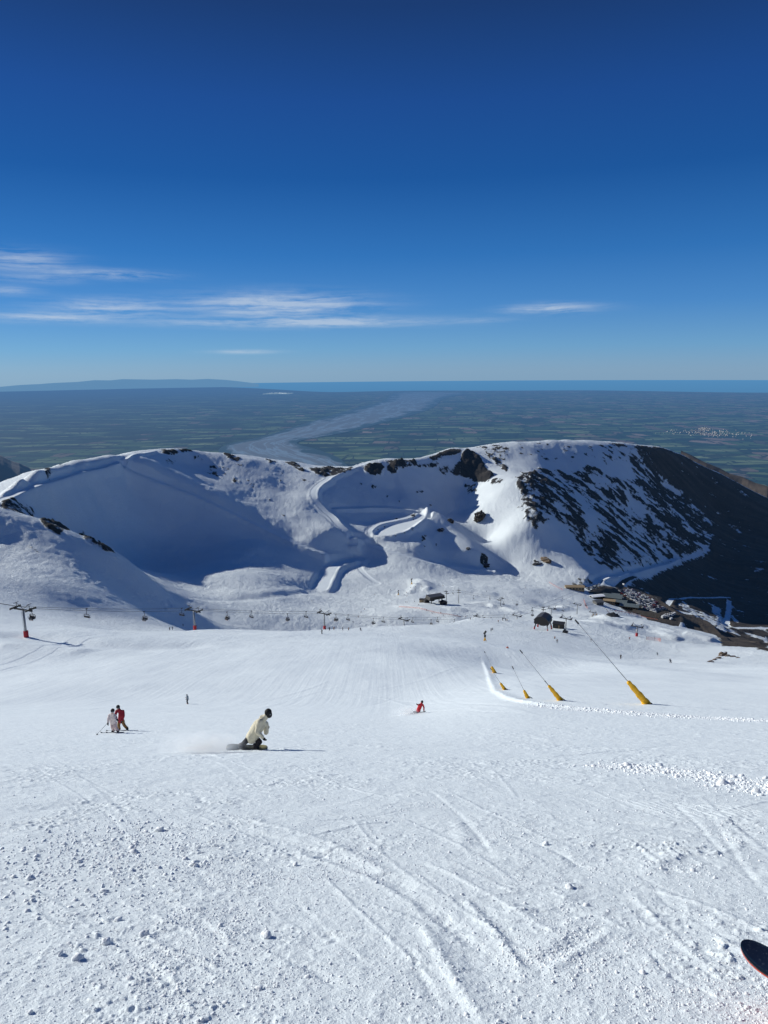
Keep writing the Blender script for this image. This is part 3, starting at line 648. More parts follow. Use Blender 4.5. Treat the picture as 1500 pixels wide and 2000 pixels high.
PR = np.concatenate([np.linspace(2600, 10000, 40), np.geomspace(10200, 66000, 120)]); PA = np.radians(np.linspace(-75, 75, 241))
r_, a_ = np.meshgrid(PR, PA, indexing='ij')
coast = 60500 + 1500*np.sin(PA*9)+900*np.sin(PA*23+1) - 5000*np.sin(PA) + 38000*sst(math.radians(-3), math.radians(-17), PA)
r2 = 2600 + (r_-2600)*((coast[None]-2600)/(66000-2600))
M_PL = plains_material()
plains = tag(grid_mesh('plains', np.stack([r2*np.sin(a_), r2*np.cos(a_), plain_z(r2)], -1), M_PL), kind='structure')
def sea_material():
    m, nt, nd, lk = new_mat('sea_water')
    tc = N(nt, 'ShaderNodeNewGeometry'); n = Noise(nt, Vscale(nt, tc.outputs['Position'], (0.00003, 0.0003, 0.0001)), 1.0, 4)
    c = MixC(nt, n, (0.012, 0.045, 0.085), (0.03, 0.085, 0.14))
    p = N(nt, 'ShaderNodeBsdfPrincipled'); lk.new(c, p.inputs['Base Color']); p.inputs['Roughness'].default_value = 0.5
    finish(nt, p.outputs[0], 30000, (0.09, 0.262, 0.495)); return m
SR = np.geomspace(50000, 260000, 120); r_, a_ = np.meshgrid(SR, PA, indexing='ij')
sea = tag(grid_mesh('sea', np.stack([r_*np.sin(a_), r_*np.cos(a_), -2010 - r_*r_/(2*RE)], -1), sea_material()), kind='structure')

# braided river across the plains
def plain_hit(px, py):
    d = ray(px, py); T = np.geomspace(3000, 200000, 4000); r = np.hypot(d[0], d[1])*T
    k = np.nonzero(d[2]*T < plain_z(r))[0]
    return None if len(k) == 0 else d*T[k[0]]
def river_material():
    m, nt, nd, lk = new_mat('braided_riverbed')
    at = N(nt, 'ShaderNodeAttribute', attribute_name='uvw').outputs['Vector']
    n = Noise(nt, Vscale(nt, at, (5.0, 0.7, 1)), 1.0, 5, 0.6); n2 = Noise(nt, Vscale(nt, at, (9.0, 1.3, 1)), 1.0, 6, 0.7)
    gravel = MixC(nt, n2, (0.08, 0.095, 0.10), (0.25, 0.265, 0.27))
    ch = MathN(nt, 'SUBTRACT', 1.0, MathN(nt, 'MULTIPLY', MathN(nt, 'ABSOLUTE', MathN(nt, 'SUBTRACT', n, 0.5)), 22.0), clamp=True)
    col = MixC(nt, MathN(nt, 'MULTIPLY', ch, 0.8), gravel, (0.26, 0.36, 0.45))
    edge = Attr(nt, 'edge')
    n3 = Noise(nt, Vscale(nt, at, (2.2, 1.1, 1)), 1.0, 7, 0.7)
    veg = MathN(nt, 'MULTIPLY', MathN(nt, 'SUBTRACT', MathN(nt, 'ADD', MathN(nt, 'MULTIPLY', edge, 0.55), MathN(nt, 'MULTIPLY', n3, 1.3)), 1.0), 9.0, clamp=True)
    col = MixC(nt, veg, col, (0.018, 0.045, 0.032))
    p = N(nt, 'ShaderNodeBsdfPrincipled'); lk.new(col, p.inputs['Base Color']); p.inputs['Roughness'].default_value = 0.55
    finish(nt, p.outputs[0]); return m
RIV = [((600,925),(690,925)),((540,905),(660,912)),((440,888),(632,893)),((455,868),(590,876)),((500,858),(560,866)),((545,846),(600,856)),((590,832),(668,845)),((632,820),(722,829)),((670,808),(775,815)),((710,797),(815,803)),((745,788),(835,794)),((765,780),(845,786)),((770,774),(850,779)),((775,769),(872,773)),((800,765),(905,768))]
RIV = [((a[0]-(b[0]-a[0])*0.12, a[1]), (b[0]+(b[0]-a[0])*0.16, b[1])) for a, b in RIV]
L = np.array([plain_hit(*a)[:2] for a, b in RIV]); Rr = np.array([plain_hit(*b)[:2] for a, b in RIV])
def resamp(P, n):
    s = np.concatenate([[0], np.cumsum(np.hypot(*np.diff(P, axis=0).T))]); u = np.linspace(0, s[-1], n)
    return np.stack([np.interp(u, s, P[:,0]), np.interp(u, s, P[:,1])], -1)
L = resamp(chaikin(L, 3), 260); Rr = resamp(chaikin(Rr, 3), 260)
w = np.linspace(0, 1, 25); G = L[:,None]*(1-w[None,:,None]) + Rr[:,None]*w[None,:,None]
rr = np.hypot(G[...,0], G[...,1]); rz = plain_z(rr)+8
river = grid_mesh('river', np.concatenate([G, rz[...,None]], -1), river_material())
s = np.linspace(0, 1, 260)[:,None]*40+0*w[None]
at = river.data.attributes.new('uvw', 'FLOAT_VECTOR', 'POINT'); at.data.foreach_set('vector', np.stack([w[None]+0*s, s*0.5, 0*s], -1).reshape(-1).astype(np.float32))
add_attr(river, 'edge', np.abs(w*2-1)[None]+0*s)
tag(river, kind='structure')

# far hills on the horizon (left), brown foothill (left edge), spur (right edge)
def hill_mat(name, col, col2, L=42000.0, sc=0.0004, haze=HAZE):
    m, nt, nd, lk = new_mat(name); g = N(nt, 'ShaderNodeNewGeometry'); n = Noise(nt, g.outputs['Position'], sc, 8, 0.65)
    p = N(nt, 'ShaderNodeBsdfPrincipled'); lk.new(MixC(nt, n, col, col2), p.inputs['Base Color']); p.inputs['Roughness'].default_value = 0.9
    bp = N(nt, 'ShaderNodeBump'); bp.inputs['Distance'].default_value = 0.05/sc; lk.new(n, bp.inputs['Height']); lk.new(bp.outputs[0], p.inputs['Normal'])
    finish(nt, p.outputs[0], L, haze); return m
def ridge_sheet(name, pts, depth0, depth1, mat, base, rows=40, rough=0.0, seed=0):
    """hill range whose crest follows pts (px,py,range)"""
    cr = np.array([at_r(*p) for p in pts]); n = 200
    s = np.linspace(0, len(cr)-1, n); c = np.stack([np.interp(s, np.arange(len(cr)), cr[:,k]) for k in range(3)], -1)
    rr = np.hypot(c[:,0], c[:,1]); u = c[:,:2]/rr[:,None]
    G = np.zeros((rows, n, 3))
    for k, f in enumerate(np.linspace(-1, 1, rows)):
        d = depth0*(-f) if f < 0 else depth1*f
        r = rr - d if f < 0 else rr + d
        h = np.cos(abs(f)*PI/2)**1.3
        G[k,:,:2] = u*r[:,None]; zb = base(r)
        q = fbm(G[k,:,0]+seed, G[k,:,1], depth0*0.5, 6, 0.55)*rough*(abs(f)*3 if abs(f) < .33 else 1)*h
        G[k,:,2] = zb + (c[:,2]-base(rr))*h + q
    return grid_mesh(name, G, mat)
bank = ridge_sheet('far_hills', [(-120,760,96000),(-40,757,96000),(0,755.5,96000),(40,752,96000),(75,750.5,96000),(105,748,96000),(150,746,97000),(185,742.5,97000),(215,743,97000),(240,740.5,98000),(270,741,98000),(300,741.5,98000),(345,740.5,98000),(375,741.5,98000),(405,740,98000),(440,742,98000),(465,744.5,98000),(485,747,98000),(505,750,98000)], 9000, 9000,
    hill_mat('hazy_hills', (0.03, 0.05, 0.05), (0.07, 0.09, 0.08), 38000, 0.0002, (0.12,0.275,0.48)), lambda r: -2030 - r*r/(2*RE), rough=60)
tag(bank, kind='structure')
fh = ridge_sheet('foothill', [(-260,850,6800),(-150,866,6800),(-60,884,6900),(-20,889,6900),(5,897,7000),(22,906,7000),(38,911,7000),(60,922,7100),(100,925,7200),(150,950,7300)], 2300, 2600, hill_mat('tussock_hillside', (0.035,0.026,0.026), (0.13,0.095,0.075), 28000, 0.003), lambda r: np.interp(r,[0,9000],[-1600,-1640]), rough=90, rows=80)
tag(fh, kind='structure')
sp = ridge_sheet('rocky_spur', [(1330,880,2350),(1380,905,2300),(1405,914,2300),(1425,925,2280),(1450,931,2280),(1475,943,2260),(1500,950,2250),(1560,985,2250),(1650,1040,2250)], 350, 420, hill_mat('spur_rock', (0.03,0.024,0.02), (0.17,0.13,0.10), 42000, 0.03), lambda r: -900+0*r, rough=22, rows=90, seed=77)
tag(sp, kind='structure')

# ------------------------------------------------------------------ light and sky
SUN_AZ = math.radians(-63)          # from +Y towards -X
SUN_EL = math.radians(24.5)
sdir = Vector((math.sin(SUN_AZ)*math.cos(SUN_EL), math.cos(SUN_AZ)*math.cos(SUN_EL), math.sin(SUN_EL)))
sl = bpy.data.lights.new('sun', 'SUN'); sl.energy = 4.95; sl.angle = math.radians(0.53); sl.color = (0.975, 0.975, 0.905)
so = bpy.data.objects.new('sun', sl); COL.objects.link(so); so.rotation_euler = sdir.to_track_quat('Z', 'Y').to_euler()
W = bpy.data.worlds.new('World'); SC.world = W; W.use_nodes = True
nt = W.node_tree; nt.nodes.clear(); lk = nt.links
sky = N(nt, 'ShaderNodeTexSky'); sky.sky_type = 'NISHITA'; sky.sun_disc = False; sky.sun_elevation = SUN_EL; sky.sun_rotation = SUN_AZ
sky.altitude = 2000; sky.air_density = 1.0; sky.dust_density = 0.3; sky.ozone_density = 2.0
tc = N(nt, 'ShaderNodeTexCoord'); nrm = N(nt, 'ShaderNodeVectorMath', operation='NORMALIZE'); lk.new(tc.outputs['Generated'], nrm.inputs[0])
sp_ = N(nt, 'ShaderNodeSeparateXYZ'); lk.new(nrm.outputs[0], sp_.inputs[0]); X, Y, Z = sp_.outputs
base = MixC(nt, 1.0, sky.outputs[0], Ramp(nt, MathN(nt, 'MULTIPLY_ADD', Z, 1.0, 0.05, clamp=True), SKYRAMP), 'MULTIPLY')
base = MixC(nt, 0.72, base, MixC(nt, 1.0, Ramp(nt, MathN(nt, 'MULTIPLY_ADD', Z, 1.0, 0.05, clamp=True), SKYGRAD), (10, 10, 10), 'MULTIPLY'))
# thin cirrus: az/el coordinates of the sky itself
az = MathN(nt, 'ARCTAN2', X, Y); el = MathN(nt, 'ARCSINE', Z)
cv = N(nt, 'ShaderNodeCombineXYZ'); lk.new(az, cv.inputs[0]); lk.new(el, cv.inputs[1])
wn = N(nt, 'ShaderNodeTexNoise'); wn.inputs['Scale'].default_value = 9.0; lk.new(Vscale(nt, cv.outputs[0], (1, 3, 1)), wn.inputs['Vector'])
wv = N(nt, 'ShaderNodeVectorMath', operation='MULTIPLY_ADD'); lk.new(wn.outputs['Color'], wv.inputs[0]); wv.inputs[1].default_value = (0.06, 0.012, 0); lk.new(cv.outputs[0], wv.inputs[2])
streak = Noise(nt, Vscale(nt, wv.outputs[0], (7, 110, 1), (0, 0, 0.04)), 1.0, 8, 0.62)
fine = Noise(nt, Vscale(nt, wv.outputs[0], (40, 170, 1), (0, 0, -0.12)), 1.0, 6, 0.7)
def azel(px, py):
    d = ray(px, py); d = d/np.linalg.norm(d); return math.atan2(d[0], d[1]), math.asin(d[2])
mask = None
for (px, py, w_, h_, k_) in CLOUDS:
    a0, e0 = azel(px, py); a1, _ = azel(px+w_, py); _, e1 = azel(px, py-h_)
    dx = MathN(nt, 'DIVIDE', MathN(nt, 'SUBTRACT', az, a0), abs(a1-a0)); dy = MathN(nt, 'DIVIDE', MathN(nt, 'SUBTRACT', el, e0), abs(e1-e0))
    q = MathN(nt, 'ADD', MathN(nt, 'MULTIPLY', dx, dx), MathN(nt, 'MULTIPLY', dy, dy))
    g = MathN(nt, 'MULTIPLY', MathN(nt, 'POWER', 2.718, MathN(nt, 'MULTIPLY', q, -1.0)), k_)
    mask = g if mask is None else MathN(nt, 'ADD', mask, g)
cl = MathN(nt, 'MULTIPLY_ADD', streak, 2.6, MathN(nt, 'MULTIPLY_ADD', fine, 0.9, -1.35))
dens = MathN(nt, 'MULTIPLY', MathN(nt, 'MULTIPLY', mask, 1.0), MathN(nt, 'MAXIMUM', cl, 0.0), clamp=True)
out = MixC(nt, MathN(nt, 'MINIMUM', dens, 0.62), base, CLOUDCOL)
bg = N(nt, 'ShaderNodeBackground'); bg.inputs['Strength'].default_value = SKYSTR; lk.new(out, bg.inputs['Color'])
wo = N(nt, 'ShaderNodeOutputWorld'); lk.new(bg.outputs[0], wo.inputs['Surface'])
SC.view_settings.view_transform = 'Standard'; SC.view_settings.look = 'None'; SC.view_settings.exposure = 0; SC.view_settings.gamma = 1
SC.render.engine = 'CYCLES'; SC.cycles.max_bounces = 5; SC.cycles.diffuse_bounces = 3; SC.cycles.volume_bounces = 3; SC.cycles.volume_step_rate = 1
SC.cycles.use_denoising = True
# ------------------------------------------------------------------ object helpers
def proj(p):
    """world point -> pixel of the photograph"""
    x, y, z = p; fw = y*CP - z*SP; up = y*SP + z*CP
    c, s = math.cos(ROLL), math.sin(ROLL); a, b = x/fw, up/fw
    cx = a*c - b*s; cy = a*s + b*c
    return 750+cx*F, 1000-cy*F
def G(px, py, dz=0.0, r=None):
    if r is not None:
        d = ray(px, py); k = r/math.hypot(d[0], d[1]); x, y = d[0]*k, d[1]*k
    else: x, y = hitc(px, py)[:2]
    return Vector((float(x), float(y), float(H(x, y))+dz))
class MB:
    def __init__(s): s.v = []; s.f = []
    def add(s, V, Fc):
        o = len(s.v); s.v += [Vector(v) for v in V]; s.f += [tuple(i+o for i in f) for f in Fc]; return s
    def box(s, c, d, rz=0.0, top=1.0, rx=0.0):
        x, y, z = d[0]/2, d[1]/2, d[2]/2
        V = [Vector((sx*x*(top if sz > 0 else 1), sy*y*(top if sz > 0 else 1), sz*z)) for sz in (-1, 1) for sx, sy in ((-1,-1),(1,-1),(1,1),(-1,1))]
        R = Matrix.Rotation(rz, 3, 'Z') @ Matrix.Rotation(rx, 3, 'X')
        return s.add([R @ v + Vector(c) for v in V], [(3,2,1,0),(4,5,6,7),(0,1,5,4),(1,2,6,5),(2,3,7,6),(3,0,4,7)])
    def tube(s, a, b, r0, r1=None, n=8, cap=True):
        a, b = Vector(a), Vector(b); r1 = r0 if r1 is None else r1; d = b-a
        if d.length < 1e-6: return s
        q = d.to_track_quat('Z', 'Y'); V = []
        for p, r in ((a, r0), (b, r1)):
            V += [p + q @ Vector((r*math.cos(2*PI*k/n), r*math.sin(2*PI*k/n), 0)) for k in range(n)]
        Fc = [(k, (k+1) % n, n+(k+1) % n, n+k) for k in range(n)]
        if cap: Fc += [tuple(range(n-1, -1, -1)), tuple(range(n, 2*n))]
        return s.add(V, Fc)
    def path(s, P, r, n=6):
        for a, b in zip(P[:-1], P[1:]): s.tube(a, b, r, n=n)
        return s
    def capsule(s, a, b, r0, r1, n=12, m=5):
        """tapered limb with round ends"""
        a, b = Vector(a), Vector(b); d = b-a; L_ = max(d.length, 1e-4); q = (d if d.length > 1e-4 else Vector((0,0,1))).to_track_quat('Z', 'Y')
        rings = []
        for k in range(m+1):
            t = PI/2*(1-k/m); rings.append((-r0*math.sin(t), r0*math.cos(t)))
        for k in range(m+1):
            t = PI/2*k/m; rings.append((L_+r1*math.sin(t), r1*math.cos(t)))
        V = []; Fc = []
        for z, r in rings: V += [a + q @ Vector((max(r,1e-4)*math.cos(2*PI*j/n), max(r,1e-4)*math.sin(2*PI*j/n), z)) for j in range(n)]
        for k in range(len(rings)-1):
            for j in range(n): Fc.append((k*n+j, k*n+(j+1) % n, (k+1)*n+(j+1) % n, (k+1)*n+j))
        Fc += [tuple(range(n-1, -1, -1)), tuple(range((len(rings)-1)*n, len(rings)*n))]
        return s.add(V, Fc)
    def ball(s, c, r, sc=(1,1,1), n=14, m=8):
        V = []; Fc = []
        for i in range(m+1):
            t = PI*i/m
            V += [Vector(c)+Vector((r*sc[0]*math.sin(t)*math.cos(2*PI*j/n), r*sc[1]*math.sin(t)*math.sin(2*PI*j/n), r*sc[2]*math.cos(t))) for j in range(n)]
        for i in range(m):
            for j in range(n): Fc.append((i*n+j, (i+1)*n+j, (i+1)*n+(j+1) % n, i*n+(j+1) % n))
        return s.add(V, Fc)
    def prism(s, prof, y0, y1, rz=0.0, c=(0,0,0)):
        """profile in x,z extruded along y"""
        n = len(prof); R = Matrix.Rotation(rz, 3, 'Z')
        V = [R @ Vector((x, y, z)) + Vector(c) for y in (y0, y1) for x, z in prof]
        Fc = [tuple(range(n)), tuple(range(2*n-1, n-1, -1))] + [(k, n+k, n+(k+1) % n, (k+1) % n) for k in range(n)]
        return s.add(V, Fc)
    def build(s, name, mat, parent=None, smooth=False, remesh=0.0, bevel=0.0):
        o = mesh_obj(name, s.v, s.f, mat, parent, smooth)
        bm = bmesh.new(); bm.from_mesh(o.data); bmesh.ops.recalc_face_normals(bm, faces=bm.faces); bm.to_mesh(o.data); bm.free()
        if remesh:
            m = o.modifiers.new('fuse', 'REMESH'); m.mode = 'VOXEL'; m.voxel_size = remesh; m.use_smooth_shade = True
            m2 = o.modifiers.new('soft', 'SMOOTH'); m2.factor = 0.5; m2.iterations = 3
        if bevel:
            m = o.modifiers.new('bevel', 'BEVEL'); m.width = bevel; m.segments = 2
        return o
def kids(o): return [c for c in ALLK.get(o.name, [])]
ALLK = {}
def copy_tree(root):
    """a thing with its own copies of its parts and sub-parts"""
    m = {}
    def rec(o, par):
        c = o.copy(); COL.objects.link(c); c.parent = par
        for ch in o.children: rec(ch, c)
        return c
    return rec(root, None)
STEEL = simple('galvanised_steel', (0.30, 0.31, 0.32), 0.45, 0.6, 0.12, 2.0)
DSTEEL = simple('dark_steel', (0.045, 0.047, 0.05), 0.5, 0.3, 0.2, 2.0)
REDPAD = simple('red_padding', (0.42, 0.02, 0.03), 0.6, 0, 0.15, 2.0, bump=0.3)
BLACK = simple('black_plastic', (0.012, 0.012, 0.014), 0.45, 0, 0.2, 4.0)
YELLOW = simple('yellow_padding', (0.82, 0.43, 0.01), 0.6, 0, 0.2, 3.0, bump=0.5)
ROOFD = simple('dark_roofing', (0.035, 0.033, 0.033), 0.5, 0.1, 0.3, 1.2)
WALLD = simple('dark_cladding', (0.022, 0.02, 0.02), 0.6, 0, 0.3, 1.5)
REDST = simple('red_painted_steel', (0.36, 0.02, 0.02), 0.5, 0, 0.15, 2.0)
TAN = simple('tan_timber', (0.33, 0.245, 0.15), 0.8, 0, 0.25, 0.8)
BROWNW = simple('brown_cladding', (0.12, 0.085, 0.055), 0.8, 0, 0.3, 0.6)
GREYR = simple('grey_green_metal_roof', (0.16, 0.19, 0.19), 0.45, 0.2, 0.2, 0.4)
SNOWM = simple('packed_snow', (0.84, 0.86, 0.89), 0.6, 0, 0.05, 2.0, bump=0.4)
GLASS = simple('dark_window', (0.02, 0.025, 0.03), 0.12, 0, 0.2, 2.0, spec=0.6)
WHITEP = simple('white_paint', (0.78, 0.78, 0.77), 0.4, 0, 0.06, 2.0)
NET = simple('orange_netting', (0.62, 0.20, 0.14), 0.8, 0, 0.2, 2.0)

# ------------------------------------------------------------------ boulders and outcrops
def rock_mat(name, a, b, snow=0.5):
    m, nt, nd, lk = new_mat(name); g = N(nt, 'ShaderNodeNewGeometry'); tc = N(nt, 'ShaderNodeTexCoord')
    n = Noise(nt, tc.outputs['Object'], 0.9, 8, 0.7); sx = N(nt, 'ShaderNodeSeparateXYZ'); lk.new(g.outputs['Normal'], sx.inputs[0])
    f = MathN(nt, 'MULTIPLY', MathN(nt, 'SUBTRACT', MathN(nt, 'MULTIPLY_ADD', n, 0.6, sx.outputs[2]), 1.3-snow*0.3), 8.0, clamp=True)
    c = MixC(nt, f, MixC(nt, n, a, b), (0.82, 0.85, 0.89)); p = N(nt, 'ShaderNodeBsdfPrincipled'); lk.new(c, p.inputs['Base Color']); p.inputs['Roughness'].default_value = 0.9
    bp = N(nt, 'ShaderNodeBump'); bp.inputs['Strength'].default_value = 0.8; bp.inputs['Distance'].default_value = 0.6; lk.new(n, bp.inputs['Height']); lk.new(bp.outputs[0], p.inputs['Normal'])
    o = N(nt, 'ShaderNodeOutputMaterial'); lk.new(p.outputs[0], o.inputs['Surface']); return m
RK = rock_mat('dark_schist', (0.02, 0.018, 0.016), (0.085, 0.068, 0.052)); RKT = rock_mat('tan_rock', (0.06, 0.042, 0.028), (0.24, 0.17, 0.115), 0.2)
def boulder(name, loc, sx, sy, sz, seed, mat, rz=0.0, sub=4):
    bm = bmesh.new(); bmesh.ops.create_icosphere(bm, subdivisions=sub, radius=1.0)
    V = np.array([v.co for v in bm.verts]); d = 1+0.30*fbm(V[:,0]*1.0+seed, V[:,1]+V[:,2]*1.3+seed*2, 1.1, 4, 0.6)+0.16*fbm(V[:,2]*1.5+seed, V[:,0]-V[:,1]+seed, 0.6, 3, 0.6)
    d = np.round(d*9)/9*0.45+d*0.55
    for v, k in zip(bm.verts, d): v.co = Vector((v.co.x*k*sx, v.co.y*k*sy, v.co.z*k*sz))
    me = bpy.data.meshes.new(name); bm.to_mesh(me); bm.free(); me.materials.append(mat)
    o = bpy.data.objects.new(name, me); COL.objects.link(o); o.location = loc; o.rotation_euler = (0, 0, rz); return o
tag(boulder('boulder', G(937,1014,2), 9.5, 8, 11, 3.1, RK, 0.5, 5), 'large dark boulder standing alone on the sunlit snow face', 'boulder')
tag(boulder('boulder', G(880,1020,1), 4.5, 4, 5, 8.1, RK), 'small dark boulder on the snow hill right of the pond', 'boulder')
tag(boulder('boulder', G(861,1037,1), 5.5, 4, 3.5, 12.1, RK, 0.4), 'low dark boulder just below the pond hill crest', 'boulder')
tag(boulder('rock_outcrop', G(1066,1096,1), 4.2, 9, 4.5, 22.1, RKT, 0.62), 'long brown rock fin sticking out of snow under the streaked face', 'rock')
tag(boulder('rock_outcrop', G(1050,1101,0), 6.5, 3, 2.2, 31.1, RK, 0.1), 'flat black rock beside the long brown fin', 'rock')
tag(boulder('boulder', G(914,1072,0), 3, 3, 2.5, 41.1, RK), 'dark boulder low on the shaded slope below the pond hill', 'boulder')
tag(boulder('boulder', G(950,1104,0), 5, 3, 3, 43.1, RK, -0.5), 'jagged dark rock near the foot of the shaded slope', 'boulder')
oc = empty('rock_outcrop', G(1412,1284)); tag(oc, 'low brown rocky outcrop poking out of the near piste at right', 'rock')
for k, (px, py, a, b, c) in enumerate([(1412,1281,1.5,1.0,1.1),(1404,1286,0.9,0.6,0.5),(1422,1282,1.0,0.6,0.5),(1432,1283,1.1,0.5,0.35),(1396,1289,0.7,0.5,0.35),(1388,1293,0.8,0.5,0.3),(1441,1285,0.7,0.4,0.25)]):
    b_ = boulder('stone', G(px, py, 0.05)-oc.location, a*1.6, b*1.6, c*1.6, 50+k*3.3, RKT, 0.4, 3); b_.parent = oc

# ------------------------------------------------------------------ chairlifts
def make_tower(h, arm=7.4, red=True, name='lift_tower'):
    t = empty(name)
    MB().tube((0,0,-3), (0,0,h-0.5), 0.42, 0.30, 14).build('mast', STEEL, t, True)
    if red: MB().tube((0,0,-1.5), (0,0,2.1), 0.72, 0.72, 14).build('base_pad', REDPAD, t, True, bevel=0.1)
    MB().box((0,0,h-0.35), (arm, 0.38, 0.42)).build('crossarm', DSTEEL, t)
    for s in (-1, 1):
        m = MB(); m.box((s*arm/2*0.86, 0, h-0.02), (0.22, 4.2, 0.26))
        for k in range(-3, 4): m.tube((s*arm/2*0.86-0.12, k*0.6, h+0.2), (s*arm/2*0.86+0.12, k*0.6, h+0.2), 0.26, n=10)
        m.build('sheave_train', BLACK, t)
        f = MB(); f.tube((s*arm*0.36, 0, h-0.2), (s*arm*0.36, 0, h+1.7), 0.09); f.tube((s*arm*0.36, 0, h+1.7), (0, 0, h-0.1), 0.07); f.tube((s*arm*0.36, -0.9, h+1.7), (s*arm*0.36, 0.9, h+1.7), 0.09)
        f.build('lifting_frame', DSTEEL, t)
    l = MB(); l.tube((-0.2,-0.55,0.5),(-0.2,-0.55,h-0.6),0.03,n=5); l.tube((0.2,-0.55,0.5),(0.2,-0.55,h-0.6),0.03,n=5)
    for k in range(max(2, int((h-1.2)/0.42))): l.tube((-0.22,-0.55,0.6+k*0.42),(0.22,-0.55,0.6+k*0.42),0.025,n=4)
    l.build('ladder', STEEL, t)
    return t
def make_chair(n=4):
    """chair hanging from its grip at the origin; rides along +Y, seats face +Y"""
    t = empty('lift_chair')
    MB().box((0,0,0.05), (0.25,0.6,0.28)).build('grip', BLACK, t)
    MB().path([(0,0,0),(0,-0.08,-0.6),(0,-0.25,-1.3),(0,-0.3,-1.7)], 0.09).build('hanger', DSTEEL, t)
    MB().path([(-1.0,-0.3,-2.75),(-1.02,-0.3,-1.95),(-0.8,-0.3,-1.7),(0.8,-0.3,-1.7),(1.02,-0.3,-1.95),(1.0,-0.3,-2.75)], 0.085).path([(-1.0,-0.3,-2.75),(-1.0,0.3,-2.8)],0.06).path([(1.0,-0.3,-2.75),(1.0,0.3,-2.8)],0.06).build('frame', DSTEEL, t)
    MB().box((0,0.02,-2.78), (2.1,0.5,0.14)).build('seat', BLACK, t, bevel=0.03)
    MB().box((0,-0.27,-2.45), (2.05,0.07,0.42), rx=-0.15).build('backrest', BLACK, t, bevel=0.03)
    MB().path([(-0.95,-0.3,-2.1),(-0.95,0.55,-2.35),(0.95,0.55,-2.35),(0.95,-0.3,-2.1)],0.03).path([(-0.4,0.55,-2.35),(-0.4,0.5,-3.2),(0.4,0.5,-3.2),(0.4,0.55,-2.35)],0.03).build('safety_bar', STEEL, t)
    return t
def tower_line(spec, arm, red, lab, grp, prefix):
    """spec: px, top_py, range"""
    out = []
    tops = [at_r(px, py, r) for px, py, r in spec]
    for k, p in enumerate(tops):
        a = tops[max(0, k-1)]; b = tops[min(len(tops)-1, k+1)]; ang = math.atan2(b[1]-a[1], b[0]-a[0])-PI/2
        g = float(H(p[0], p[1])); h = p[2]-1.3-g
        if h < 4 or h > 20: g = p[2]-1.3-min(max(h, 5), 20); h = p[2]-1.3-g
        t = make_tower(h, arm, red); t.location = (p[0], p[1], g); t.rotation_euler = (0, 0, ang)
        tag(t, lab[k], 'lift tower', grp); out.append((Vector((p[0], p[1], g+h+0.45)), ang))
    return out
def catenary(a, b, sag, n=14):
    return [a.lerp(b, k/n)-Vector((0,0,sag*4*(k/n)*(1-k/n))) for k in range(n+1)]
def ropes(tw, arm, ext0, ext1, r, label, grp, sag=0.012):
    """two hauling ropes, one on each side; returns their 3D paths"""
    res = []
    for s in (-1, 1):
        P = []
        pts = [c+Vector((math.cos(a)*arm/2*0.86*s, math.sin(a)*arm/2*0.86*s, 0)) for c, a in tw]
        if ext0 is not None: pts = [ext0+Vector((math.cos(tw[0][1])*arm/2*0.8*s, math.sin(tw[0][1])*arm/2*0.8*s, 0))]+pts
        if ext1 is not None: pts = pts+[ext1+Vector((math.cos(tw[-1][1])*arm/2*0.8*s, math.sin(tw[-1][1])*arm/2*0.8*s, 0))]
        for a, b in zip(pts[:-1], pts[1:]): P += catenary(a, b, (b-a).length*sag)[(1 if P else 0):]
        m = MB().path(P, r, 5); o = m.build('hauling_rope', DSTEEL); tag(o, label[0 if s < 0 else 1], 'cable', grp)
        res.append(P)
    return res
def on_path(P, px):
    for a, b in zip(P[:-1], P[1:]):
        xa, xb = proj(a)[0], proj(b)[0]
        if min(xa, xb) <= px <= max(xa, xb):
            f = (px-xa)/(xb-xa+1e-9); return a.lerp(b, f), math.atan2(b.y-a.y, b.x-a.x)
    return None, 0
RA = 0.06
SPA = [(44,1181,237),(378,1186,298),(633,1193,354),(789,1206,425),(937,1201.5,468),(1010,1199,520)]
LA = ['nearest lift tower, red padded base, at the left edge above the near piste','second lift tower with red padded base, between two occupied chairs','third lift tower with red padded base at the lip of the piste','fourth lift tower of the long line, its foot hidden behind the lip','fifth lift tower of the long line, left of the standing snow gun','small far lift tower left of the dark knoll station']
twA = tower_line(SPA, 7.4, True, LA, 'towers of the long chairlift line', 'a')
e0 = twA[0][0]+(twA[0][0]-twA[1][0])*0.55; e0.z += 8
e1v = at_r(1175, 1188, 1000); e1 = Vector(tuple(float(c) for c in e1v)); e1.z = float(H(e1.x, e1.y))+8
rpA = ropes(twA, 7.4, e0, e1, RA, ['near hauling rope of the long chairlift carrying occupied chairs','far hauling rope of the long chairlift carrying empty chairs'], 'hauling ropes of the long chairlift', 0.008)
